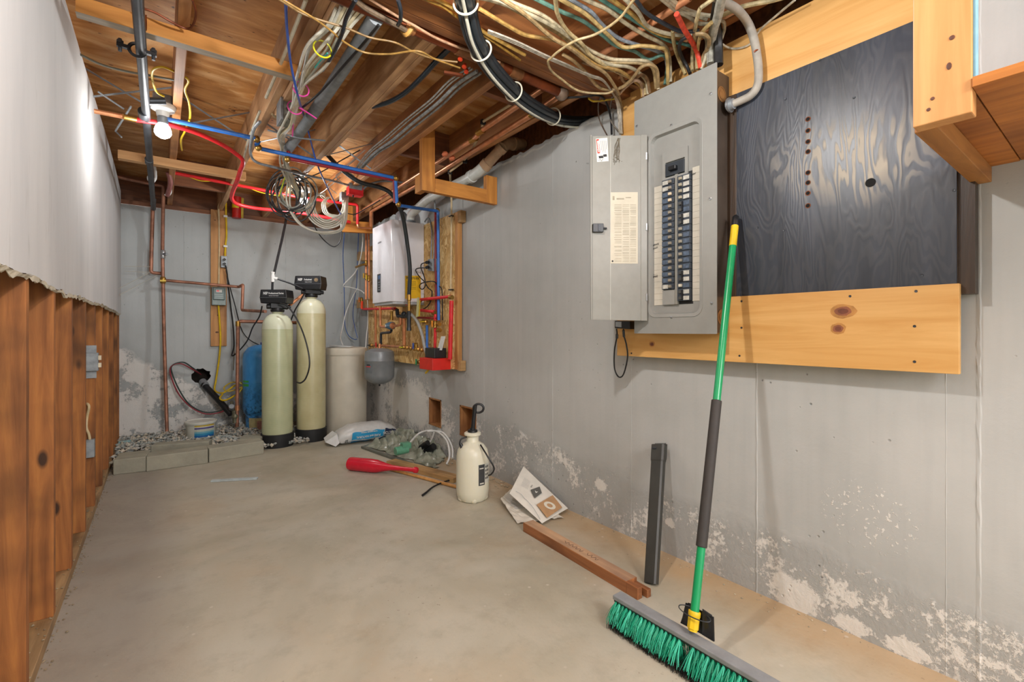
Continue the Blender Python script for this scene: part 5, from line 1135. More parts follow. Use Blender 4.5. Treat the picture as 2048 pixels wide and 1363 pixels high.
t_ = thing('iron_tee_cluster','black iron tees and unions under the boiler','pipe fitting',W_(805,630,1.68)); m = MB(); m.pipe([W_(794,618,1.68),W_(795,632,1.68),W_(815,632,1.68),W_(817,625,1.68)],.016,12); m.sphere(W_(808,628,1.68),.026,10); m.build('fittings',M['iron'],t_,True); MB().tube([W_(818,622,1.64),W_(818,659,1.64)],.0165,12,sm=False).build('drop_pipe',M['iron'],t_,True); MB().cyl(W_(818,655,1.64),W_(818,661,1.64),.02,8).build('cap',M['iron'],t_)
MB().cyl(W_(813,610,1.64),W_(813,605,1.64),.012,8).build('red_valve_handle',M['red'],t_)
tubeq('flex_hose','thick black insulated hose curving from the joists down over the boiler','hose',[P(648,302,Y=3.5),P(672,328,Y=3.42),P(700,352,Y=3.38),P(725,366,Y=3.34),P(758,374,Y=3.32),P(780,385,Y=3.32),P(796,408,Y=3.34),P(806,435,Y=3.38),P(815,490,Y=3.44),P(820,540,Y=3.47),P(818,590,Y=3.50)],.0155,plain('#23282a',.5),n=14)
tag(MB().tube([P(818,589,Y=3.5),P(818,600,Y=3.5),P(818,601,Y=3.5),P(818,621,Y=3.5)],[.018,.018,.012,.012],12,sm=False).build('brass_union',M['brass'],None,True),'brass union at the lower end of the black hose','pipe fitting')
tubeq('condensate_hose','pale grey flexible hose curving down to the red box','hose',[P(822,628,X=1.66),P(834,642,X=1.67),P(844,668,X=1.70),P(849,692,X=1.71),P(856,717,X=1.72)],.0125,plain('#a5a5a0',.5),n=12)
def red(label, pts, r=.0125): return tubeq('red_pipe', label, 'pipe', pts, r, M['red'], rigid=True, n=12)
red('level red pipe just under the boiler',[W_(726,618,1.72),W_(790,616.5,1.68)]); red('level red pipe right of the boiler base',[W_(840,599,1.70),W_(902,592.5,1.73)]); red('short red pipe below the yellow label',[W_(842,620,1.71),W_(868,623,1.72)]); red('vertical red pipe ending behind the black box',[W_(871,628,1.73),W_(870,700,1.73)],.0115)
red('fat insulated red pipe on the right edge of the board',[W_(903,601,1.735),W_(900,718,1.735)],.0165); tubeq('pex_pipe','dark red level pipe low on the board','pipe',[W_(836,635,1.73),W_(873,636,1.73)],.009,M['dred'],sm=False)
tubeq('pex_pipe','dark blue vertical pipe behind the grey hose','pipe',[W_(854,650,1.73),W_(854,696,1.73),W_(866,698,1.73)],.0105,M['blue'],rigid=True)
for k,(x,y) in enumerate(((839,600),(864,597),(868,625),(902,594),(858,600),(877,648),(878,660),(866,698),(790,618))):
    tag(MB().cyl(W_(x-2.5,y,1.73),W_(x+2.5,y,1.73),.0165,10).build('pipe_coupling',M['brass'],None,True),['brass coupling at the yellow label end of the level red pipe','brass coupling midway on the level red pipe','brass coupling on the short red pipe','brass coupling above the fat insulated red pipe','brass coupling left of middle on the level red pipe','brass coupling at the foot of the blue pipe','lower brass coupling under the blue pipe','brass coupling at the dark blue pipe foot','brass coupling where the red pipe meets the boiler'][k],'pipe fitting','brass couplings below the boiler')
tubeq('cream_tube','thin cream tube clipped down the right edge of the board','tube',[P(903,400,X=1.76),P(902.5,500,X=1.76),P(901.5,583,X=1.76)],.0075,M['cream'])
for y in (432,579): tag(MB().box(W_(902,y+1,1.758)+Vector((-.012,-.02,0)),W_(902,y-1,1.758)+Vector((.012,.02,0))).build('tube_clamp',M['black']),('upper' if y<500 else 'lower')+' black clamp on the cream tube','clamp')
# valves with coloured handles
def valve(label, x, y, X, hc, hx, hy_):
    t_ = thing('ball_valve', label, 'valve', W_(x,y,X)); c_ = W_(x,y,X)
    MB().lathe([(.010,-.03),(.016,-.026),(.013,-.014),(.017,0),(.013,.014),(.016,.026),(.010,.03)], c_, (W_(x+hx,y,X)-c_) if hx else (0,0,1), 12).build('body', M['brass'], t_, True)
    MB().box(c_+Vector((-.030,-.008,-.022)) if hy_ else c_+Vector((-.030,-.03,-.005)), c_+Vector((-.022,.008,.028)) if hy_ else c_+Vector((-.022,.03,.005))).build('handle', plain(hc,.4), t_, bev=.001)
    MB().cyl(c_, c_+Vector((-.024,0,0)), .005, 6).build('stem', M['brass'], t_)
valve('ball valve with yellow handle high on the left copper pipe',732,552,1.69,'#d8a91a',0,1)
valve('ball valve with yellow handle on the pipe nearest the boiler',738,556,1.71,'#c9b01e',0,1)
valve('ball valve with orange handle at the lower wood block',723,600,1.70,'#e07a1c',0,1)
valve('ball valve with red handle on the manifold',757,690,1.72,'#cf2a25',4,1)
valve('ball valve with yellow lever on the manifold',807,694,1.72,'#d8d21e',4,0)
valve('ball valve with yellow handle right of the boiler pipes',850,643,1.72,'#d8b51d',4,0)
valve('ball valve with orange tag on the vertical red pipe',870,648,1.72,'#e08a1c',0,1)
valve('brass valve at the left end of the manifold',742,690,1.72,'#2a2a2a',4,0)
valve('brass drain valve below the manifold near the red box',838,724,1.72,'#2d8a5c',4,1)
valve('brass valve with small blue handle above the manifold',832,692,1.72,'#2b4f9e',0,1)
valve('old brass mixing valve at the upper wood block',732,526,1.69,'#3a5a66',0,0)
m = MB(); m.tube([W_(730,528,1.66),W_(722,530,1.64),W_(712,534,1.63)],.012,8); o = m.build('brass_spout',M['brass'],None,True); tag(o,'brass spout sticking out left of the copper pipes','pipe fitting')
tag(MB().tube([W_(724,602,1.69),W_(723.5,617,1.69)],.012,10,sm=False).build('orange_pipe',M['orange'],None,True),'short orange pipe below the orange handled valve','pipe')
m = MB(); 
for x_ in (814,821,829,836,843): m.sphere(W_(x_,695+(x_-814)*.16,1.72),.016,8,(1,1,1.2))
tag(m.build('valve_train',M['brass'],None,True),'cluster of brass fittings along the right part of the manifold','pipe fitting')
for (x0,y0,x1,y1,l) in ((714,502,744,520,'upper'),(713,598,738,615,'lower')):
    o = MB().prism([P(x0,y0+1,X=1.73),P(x1,y0,X=1.73),P(x1,y1,X=1.73),P(x0,y1+1,X=1.73)],(.085,0,0)).build('wood_block',M['scrap'],None,bev=.002); tag(o,l+' pale wood block left of the boiler carrying pipes','wood block')
# outlet, cords, tag, control boxes
t_ = thing('board_outlet','grey outlet box on the strand board beside the boiler','outlet',W_(864,541,1.75)); MB().prism([W_(855.5,518,1.735),W_(866,517,1.735),W_(866,542,1.735),W_(855.5,541,1.735)],(.039,0,0)).build('box',M['galv'],t_,bev=.002); MB().prism([W_(866.1,518,1.745),W_(873,517,1.745),W_(873,541,1.745),W_(866.1,542,1.745)],(.03,0,0)).build('side_box',plain('#6e6a72',.5),t_,bev=.002)
for y in (524,534): MB().cyl(W_(857,y,1.735),W_(853,y+.5,1.70),.013,10).build('plug',M['black'],t_,True)
tubeq('power_cable','black cord looping from the outlet to a coil by the yellow label','cord',[W_(853,524.5,1.70),W_(844,527,1.69),W_(842,535,1.69),W_(849,555,1.70),W_(851,570,1.70),W_(845,578,1.70),W_(839,574,1.70),W_(842,567,1.70),W_(856,563,1.71),W_(868,563,1.72),W_(878,572,1.74),W_(884,582,1.745),W_(885,640,1.75)],.0045,M['black'])
tubeq('power_cable','black cord from the lower plug dropping to the pipes','cord',[W_(853,534.5,1.70),W_(832,538,1.67),W_(838,552,1.69),W_(848,562,1.70),W_(856,575,1.72),W_(864,583,1.73),W_(862,600,1.73),W_(855,612,1.72),W_(846,618,1.72)],.0045,M['black'])
for x_, x2 in ((863,855),(868.5,869)): tubeq('conduit','grey conduit rising from the outlet box, '+('left' if x_<865 else 'right')+' one','conduit',[W_(x_-1,518,1.755),W_(x_,494,1.76),W_(x_+.5,460,1.765),W_(x2+2,436,1.765),W_(x2-6 if x_<865 else x2,444 if x_<865 else 400,1.74)],.006,M['galv'])
t_ = thing('controller_box','bright red metal controller box at the foot of the board','controller',W_(878,740,1.70)); a=W_(880,742,1.64)
MB().prism([Vector((XO,3.14,.70)),Vector((1.62,3.14,.70)),Vector((1.62,3.36,.70)),Vector((XO,3.36,.70))],(0,0,.088)).build('case',plain('#d3261d',.4,0,.05),t_,bev=.003)
o = MB().prism([Vector((1.755,3.175,.789)),Vector((1.655,3.175,.789)),Vector((1.655,3.335,.789)),Vector((1.755,3.335,.789))],(0,0,.075)).build('transformer_box',plain('#232427',.4),None,bev=.003); tag(o,'black box sitting on top of the red controller','box')
o = MB().prism([W_(875,700,1.70),W_(884,700,1.70),W_(891,672,1.715),W_(883,672,1.715)],(-.003,0,0)).build('leaflet',M['white']); tag(o,'white leaflet tucked behind the black box','leaflet')
tubeq('yellow_tag_string','yellow twist of cord hanging below the red box','cord',[Vector((1.70,3.34,.70)),Vector((1.69,3.35,.68)),Vector((1.68,3.37,.66)),Vector((1.69,3.39,.665)),Vector((1.70,3.36,.69))],.005,M['yellow'])
o = MB().prism([W_(832,634,1.66),W_(837,632,1.66),W_(839,595,1.66),W_(835,594,1.66)],(-.002,0,0)).build('instruction_tag',plain('#d8d6a0',.6)); tag(o,'white and yellow instruction tag hanging by the boiler valve','tag')
tag(MB().prism([W_(837.3,633,1.659),W_(839.5,632,1.659),W_(841,600,1.659),W_(839,600,1.659)],(-.002,0,0)).build('yellow_tag',M['yellow']),'narrow yellow tag beside the instruction tag','tag')
# loose cables on the corner
tubeq('blue_wire','blue wire hanging from the lumber block to the corner','wire',[P(689,464,Y=4.6),P(686,510,Y=4.9),P(688,560,Y=5.1),P(689,610,Y=5.2),P(690,650,Y=5.25),P(697,670,Y=5.25),P(708,678,Y=5.2),P(714,678,Y=5.15)],.004,plain('#3c62a8',.5))
tubeq('blue_wire','second blue wire tangled down the corner behind the copper pipes','wire',[P(717,466,Y=5.0),P(715,520,Y=5.15),P(713,570,Y=5.2),P(706,625,Y=5.22),P(710,655,Y=5.2),P(715,675,Y=5.15)],.004,plain('#33549a',.5))
tubeq('white_cable','white cable hanging left of the boiler and kinking out to a point','cable',[P(725,464,Y=4.6),P(725,490,Y=4.65),P(720,520,Y=4.75),P(710,545,Y=4.9),P(687,570,Y=5.0),P(700,574,Y=5.0),P(720,580,Y=4.8),P(728,586,Y=4.7)],.0055,M['white'])
tubeq('white_cable','white cable curving down the corner to the brine tank','cable',[P(716,575,Y=5.0),P(706,592,Y=5.05),P(692,625,Y=5.1),P(685,655,Y=5.0),P(681,675,Y=4.9),P(686,690,Y=4.78)],.0055,M['white'])
tubeq('white_cable','thin white cable falling straight down beside the board','cable',[P(735,600,Y=4.7),P(736,640,Y=4.8),P(733,670,Y=4.8),P(731,697,Y=4.75)],.005,M['white'])
# red and yellow can lying in the far joist bay
t_ = thing('caulk_tube','red and yellow tube standing in the joist bay above the back wall','tube',P(473,436,Y=5.28)); m = MB(); a=P(473,436,Y=5.28); MB().cyl(a, P(474,394,Y=5.28),.040,16).build('tube_body',plain('#b51f1a',.4),t_,True); MB().cyl(P(473,417,Y=5.28),P(473.2,408,Y=5.28),.0405,16).build('yellow_band',M['yellow'],t_,True)
tag(MB().bar(P(484,436,Y=5.27),P(485,396,Y=5.27),.02,.02,(0,1,0)).build('yellow_stick',plain('#b59a25',.6)),'yellow stick beside the red tube in the joist bay','stick')

# ============================================================ CEILING: lamps, strips, pipes, cables
# cross strips nailed under the joists
t_ = MB().box((-.232,2.18,2.092),(.492,2.222,2.1495)).build('ceiling_strip', M['strip'], None, bev=.002); MB().box((-.232,2.1805,2.0905),(.492,2.2215,2.0918)).build('pale_face', wood('pale_face_wood','#8f8473','#bcb2a2','X'), t_); tag(t_, 'long orange wooden strip nailed under the joists near the camera', 'wood strip')  # thin underside sheet in a paler, greyer wood tone
t_ = MB().box((-.215,3.885,2.095),(.50,3.94,2.1495)).build('ceiling_strip', M['strip2'], None, bev=.002); tag(t_, 'pale wooden strip nailed under the joists farther away', 'wood strip')
# iron gas line
t_ = thing('gas_pipe', 'dark grey iron pipe running under the left joists to the far wall', 'pipe', (-.06,3.5,2.05))
gp = [(-.078,-3.1,2.07),(-.078,1.9,2.07),(-.05,4.2,2.07),(-.045,YP-.02,2.07),(-.045,YP,2.02)]
MB().pipe([gp[0],gp[2],gp[3],P(306,404,Y=YP)], .0175, 16).build('pipe_run', M['iron'], t_, True)
for y in (2.95,3.75): MB().cyl((-.078+.028*(y-1.9)/2.3,y-.035,2.07),(-.078+.028*(y-1.9)/2.3,y+.035,2.07),.0225,14).build('coupling', M['iron'], t_, True)
MB().cyl((-.063,2.80,2.075),(.02,2.80,2.10),.017,12).build('branch', M['iron'], t_, True)
cl = thing('pipe_clamp', 'black bolted clamp around the iron pipe below the orange strip', 'clamp', P(274,100,Z=2.07)); c_ = P(274,100,Z=2.07)
m = MB(); m.tube([c_+Vector((.024*math.cos(k*.5236),0,.024*math.sin(k*.5236))) for k in range(12)],.006,6,closed=True); m.box(c_+Vector((-.06,-.008,-.006)),c_+Vector((-.022,.008,.006))); m.box(c_+Vector((.022,-.008,-.006)),c_+Vector((.06,.008,.006))); m.build('band',M['black'],cl)
for s_ in (-1,1): MB().cyl(c_+Vector((s_*.05,0,-.022)),c_+Vector((s_*.05,0,.025)),.006,8).build('bolt',M['iron'],cl); MB().cyl(c_+Vector((s_*.05,0,.008)),c_+Vector((s_*.05,0,.018)),.011,6).build('nut',M['iron'],cl)
m = MB()
pts_ = [P(275,28,Z=2.14),P(285,18,Z=2.14),P(310,25,Z=2.14),P(340,42,Z=2.13),P(372,57,Z=2.13),P(386,50,Z=2.13),P(392,25,Z=2.14),P(385,0,Z=2.14)]
tag(MB().tube(pts_,.004,6).build('rusty_wire',M['rust'],None,True),'rusty bent wire looped over the orange strip','wire')
tubeq('rusty_wire','short rusty wire dangling beside the iron pipe','wire',[P(292,30,Z=2.13),P(292,60,Z=2.10),P(288,95,Z=2.08)],.0025,M['rust'],n=6)
tubeq('grey_cable','thin grey cable crossing the left bay','cable',[P(157,107,Z=2.20),P(200,128,Z=2.17),P(250,142,Z=2.16),P(300,151,Z=2.16),P(348,160,Z=2.16)],.005,plain('#77786a',.5),n=6)
for k,(pa_,pb_) in enumerate((((196,183),(248,218)),((262,213),(231,262)),((231,262),(243,274)))): tubeq('steel_rod',['loose steel rod slanting in the left bay','steel rod leaning down toward the drywall','bent tip of the leaning steel rod'][k],'rod',[P(*pa_,Z=2.15),P(*pb_,Z=2.10)],.0045,M['galv'],sm=False,n=6)
# straps carrying the copper stub pipes (white hooks)
tubeq('pipe_hook','white plastic hook under the far end of the grey pipe','hook',[P(309,325,Y=4.3),P(311,345,Y=4.3),P(311,357,Y=4.3),P(305,364,Y=4.3),P(297,359,Y=4.3),P(297,352,Y=4.3)],.008,M['white'])
tubeq('pipe_hook','white plastic hook below the taped red stub','hook',[P(341,372,Y=4.5),P(341,385,Y=4.5),P(335,391,Y=4.5),P(330,388,Y=4.5)],.008,M['white'])
# bulbs
bm_ = NT('lit_bulb', .3); bm_.b.inputs['Emission Color'].default_value = (1,.98,.94,1); bm_.b.inputs['Emission Strength'].default_value = 9
t_ = thing('ceiling_bulb', 'lit white light bulb in a porcelain holder in the left joist bay', 'light bulb', (.008,2.99,2.03))
c_ = Vector((.012,2.99,0)); 
MB().lathe([(0,2.150),(.055,2.150),(.057,2.143),(.05,2.125),(.03,2.115),(.026,2.09),(0,2.088)], c_, n=24).build('lamp_holder', M['white'], t_, True)
MB().lathe([(.024,2.088),(.025,2.075),(.023,2.07),(.024,2.055),(.018,2.048),(0,2.045)], c_, n=20).build('bulb_collar', M['galv'], t_, True)
MB().lathe([(.018,2.056),(.030,2.042),(.036,2.024),(.037,2.008),(.030,1.994),(.015,1.984),(0,1.982)], c_, n=24).build('glass', bm_.m, t_, True)
MB().box((-.03,2.96,2.152),(.051,3.05,2.20)).build('octagon_box', M['galv'], t_, bev=.006)
tubeq('yellow_cable','yellow cable looping down to the bulb holder','cable',[P(349,143,Z=2.17),P(325,134,Z=2.16),P(306,140,Z=2.15),P(305,160,Z=2.15),P(313,183,Z=2.15),P(329,193,Z=2.14)],.005,M['yellow'])
tubeq('yellow_cable','yellow cable curling below the bulb holder behind the narrow joist','cable',[P(372,155,Z=2.15),P(377,163,Z=2.15),P(370,180,Z=2.14),P(378,205,Z=2.13),P(380,235,Z=2.11),P(370,262,Z=2.10),P(362,280,Z=2.10),P(364,300,Z=2.12)],.005,M['yellow'])
tubeq('yellow_cable','thin yellow cable sagging below the level red pipe','cable',[P(370,350,Y=4.3),P(400,361,Y=4.3),P(430,362,Y=4.3),P(470,366,Y=4.3),P(490,372,Y=4.3),P(520,384,Y=4.3),P(555,390,Y=4.3),P(600,388,Y=4.3)],.004,M['yellow'])
t_ = thing('far_bulb', 'small lit bulb glowing behind the wire coils at the far joists', 'light bulb', P(600,402,Z=2.07)); c_ = Vector((.93,4.04,0))
MB().lathe([(0,2.150),(.05,2.150),(.045,2.12),(.026,2.11),(.024,2.075),(0,2.07)], c_, n=20).build('lamp_holder', M['white'], t_, True)
MB().lathe([(.016,2.076),(.027,2.064),(.030,2.046),(.026,2.028),(.012,2.02),(0,2.018)], c_, n=20).build('glass', bm_.m, t_, True)
# junction boxes
jb = thing('junction_box', 'galvanised junction box with knockouts on the side of the second joist', 'electrical box', P(530,220,Z=2.1))
a = P(515,243,X=.50); 
MB().box((.4815,2.50,2.03),(.521,2.60,2.135)).build('box', plain('#8d8c84',.5,.6,.3), jb, bev=.003); MB().box((.470,2.495,2.028),(.4812,2.605,2.137)).build('cover_plate', M['galv'], jb, bev=.001)
for z_ in (2.055,2.085,2.112): MB().lathe([(.009,0),(.008,.0012),(0,.0012)], (.501,2.4998,z_), (0,-1,0), 12).build('knockout', plain('#6e6c60',.5,.5), jb)
tubeq('white_cable','white cable stapled down the second joist into the junction box','cable',[P(612,0,Z=2.14),P(590,55,Z=2.14),P(560,130,Z=2.13),P(532,195,Z=2.12)],.007,plain('#c9c2ab',.5))
tubeq('white_cable','white cable continuing from the box toward the far wall','cable',[P(520,222,Z=2.10),P(508,250,Z=2.12),P(495,285,Z=2.13),P(487,320,Z=2.13)],.006,plain('#b9b19a',.5))
tubeq('cream_cable','short cream cable loop at the bottom of the junction box','cable',[P(544,228,Z=2.09),P(556,236,Z=2.09),P(564,225,Z=2.10),P(562,212,Z=2.12)],.006,M['cream'])
tubeq('armored_cable','flexible grey armoured cable looping from the box across to the far junction','cable',[P(520,243,Z=2.07),P(508,258,Z=2.06),P(502,285,Z=2.05),P(502,310,Y=3.2),P(515,325,Y=3.25),P(560,337,Y=3.3),P(620,352,Y=3.45),P(660,360,Y=3.6),P(697,370,Y=3.75)],.008,M['galv'])
tubeq('armored_cable','short grey armoured cable arching right from the far junction','cable',[P(726,378,Y=3.75),P(740,368,Y=3.7),P(765,362,Y=3.65),P(800,364,Y=3.6),P(823,370,Y=3.6)],.008,M['galv'])
t_ = thing('red_junction_box','red and grey junction box under the far joists','electrical box',P(712,378,Y=3.75)); MB().box(P(698,387,Y=3.74),P(727,376,Y=3.74)+Vector((0,.07,0))).build('red_body',M['red'],t_,bev=.002); MB().box(P(699,376,Y=3.735),P(725,369,Y=3.735)+Vector((0,.075,0))).build('cover',M['galv'],t_,bev=.002); MB().cyl(P(707,386,Y=3.76),P(706,394,Y=3.76),.006,8).build('stud_bolt',M['iron'],t_)
t_ = thing('cable_box','grey box where the white cable bundle gathers','electrical box',P(692,392,Y=3.9)); MB().box(P(683,400,Y=3.9),P(698,385,Y=3.9)+Vector((0,.06,0))).build('box',plain('#7f8384',.5,.4),t_,bev=.003)
# insulated grey duct pipe, black hoses
t_ = thing('insulated_pipe','fat grey insulated pipe running along the third joist bay','pipe',(.61,2.4,2.07)); pA, pB = P(752,35,Z=2.10), P(577,297,Z=2.10)
MB().tube([pA,(pA+pB)/2+Vector((.004,0,-.003)),pB],.0275,16).build('insulation',plain('#7f8488',.7,0,.15),t_,True); MB().cyl(pB,pB+(pB-pA).normalized()*.06,.02,14).build('grey_end',M['galv'],t_,True); MB().cyl(P(577,303,Z=2.07),P(577,317,Y=3.05),.011,12).build('red_stub',M['dred'],t_,True)
tubeq('black_hose','glossy black hose arching across the fourth joist bay','hose',[P(745,213,Z=2.16),P(775,205,Z=2.14),P(808,187,Z=2.13),P(840,158,Z=2.13),P(870,125,Z=2.14),P(893,102,Z=2.16),P(912,82,Z=2.2)],.0115,plain('#1c2730',.15),n=12)
tubeq('black_cable','black cable lying along the insulated pipe','cable',[P(757,50,Z=2.06),P(720,95,Z=2.06),P(680,140,Z=2.06),P(640,185,Z=2.06),P(605,215,Z=2.06)],.005,M['black'])
tubeq('black_cable','shiny black cable hanging in front of the white bundle','cable',[P(711,0,Z=2.05),P(693,35,Z=2.05),P(683,70,Z=2.04),P(664,112,Z=2.04),P(645,140,Z=2.05)],.007,plain('#23282e',.2))
tubeq('black_cable','short black cable hanging by the rusty pipe','cable',[P(796,0,Z=2.06),P(801,20,Z=2.05),P(801,40,Z=2.05),P(796,50,Z=2.06)],.007,plain('#23282e',.25))
tubeq('black_cable','black cable slung between the third and fourth joists','cable',[P(598,362,Y=3.6),P(640,345,Y=3.5),P(680,322,Y=3.4),P(720,300,Y=3.3)],.004,M['black'])
tubeq('blue_wire','long blue wire hanging from the near ceiling to the coils','wire',[P(571,0,Z=2.06),P(574,60,Z=2.05),P(582,130,Z=2.04),P(598,200,Z=2.02),P(612,245,Y=2.9),P(626,300,Y=3.0),P(637,335,Y=3.1),P(655,375,Y=3.4),P(672,410,Y=3.7),P(684,432,Y=3.9),P(690,440,Y=4.0)],.0048,plain('#2f4f9e',.4))
# rusty drain pipe parallel to the beam
t_ = thing('rusty_drain_pipe','rusty brown pipe running beside the big beam','pipe',(.9,1.61,2.1)); Yr=1.60
pr = lambda x,z=2.118: Vector((x,Yr,z))
MB().cyl((-.2,Yr+.005,2.128),(.98,Yr,2.112),.0235,18).build('left_run',M['rust'],t_,True); MB().cyl((.98,Yr,2.112),(1.47,Yr,2.100),.0215,18).build('right_run',M['rust'],t_,True)
for x_,w2 in ((.73,.02),(.98,.05),(1.13,.012),(1.22,.03)): MB().cyl((x_-w2,Yr,2.114-.012*(x_-.7)),(x_+w2,Yr,2.114-.012*(x_-.7)),.0275,18).build('coupling',plain('#8a5a35',.5,.3,.3),t_,True)
MB().sphere((1.49,Yr,2.10),.034,12).build('end_elbow',plain('#7c6a5c',.5,.4,.3),t_,True)
MB().tube([(.715,Yr+.035,2.12),(.72,Yr,2.08),(.735,Yr-.03,2.11),(.74,Yr-.03,2.14)],.010,6).build('tape_wrap',plain('#b98a45',.6),t_,True)
# copper water pipes in the right bay
def cpipe(label, pts, r=.0125, Zc=2.12, rig=True):
    return tubeq('copper_pipe', label, 'pipe', [P(x,y,Z=z) for x,y,z in pts], r, M['copper'], rigid=rig, n=12)
cpipe('upper copper pipe stepping down along the right joist bay',[(1085,178,2.12),(963,261,2.12),(949,277,2.12),(704,434,2.12)],.0135)
cpipe('lower copper pipe running straight along the right joist bay',[(1122,188,2.12),(1067,227,2.12),(869,350,2.12),(742,422,2.12),(742,452,2.0)],.0155)
for (x,y,l) in ((961,263,'at the upper bend'),(947,279,'at the lower bend'),(1068,226,'on the straight lower pipe')): p = P(x,y,Z=2.12); tag(MB().cyl(p+Vector((0,-.03,0)),p+Vector((0,.03,0)),.0175,12).build('copper_coupling',M['brass'],None,True),'bright copper coupling '+l+' in the right joist bay','pipe fitting')
cpipe('faint copper pipe in the near bay above the cable fan',[(1198,112,2.137),(1340,22,2.137),(1380,-5,2.137)],.0125)
for y_ in (0,1):
    pass
tubeq('cream_tube','cream tube with black clamps bending past the copper pipes','tube',[P(1036,200,Z=2.2),P(966,243,Z=2.2),P(963,262,Z=2.17),P(943,302,Z=2.15),P(925,324,Z=2.13),P(900,343,Z=2.10),P(901,360,X=1.72),P(903,400,X=1.76)],.0075,M['cream'],rigid=True)
for k,(x,y,z) in enumerate(((1026,203,2.2),(966,244,2.2),(930,322,2.13),(900,344,2.10))): tag(MB().box(P(x,y,Z=z)+Vector((-.014,-.01,-.014)),P(x,y,Z=z)+Vector((.014,.01,.014))).build('black_clamp',M['black'],None,bev=.003),['first black clamp on the cream tube, nearest the beam','second black clamp on the cream tube in the bay','third black clamp on the cream tube below the copper pipe','last black clamp where the cream tube turns down'][k],'clamp')
for k,(x,y) in enumerate(((890,308),(904,316))): tag(MB().sphere(P(x,y,Z=2.11),.020,8,(1,1.4,.8)).build('orange_wire_nut',plain('#d4744c',.6),None,True),('left' if k==0 else 'right')+' of two dusty orange wire nuts on the copper pipe','wire nut')
for k,(x,y) in enumerate(((920,120),(928,135),(932,145))): tag(MB().lathe([(0,0),(.010,.004),(.007,.02),(0,.028)],P(x,y,Z=2.08),(.4,.3,1),10).build('wire_nut',M['orange'],None,True),['top','middle','lowest'][k]+' of three orange wire nuts by the rusty pipe','wire nut')
o = MB().bar(P(888,145,Z=2.09),P(926,151,Z=2.09),.014,.010).build('wood_stick',M['rust']); tag(o,'small brown stick poking out beside the orange wire nuts','stick')
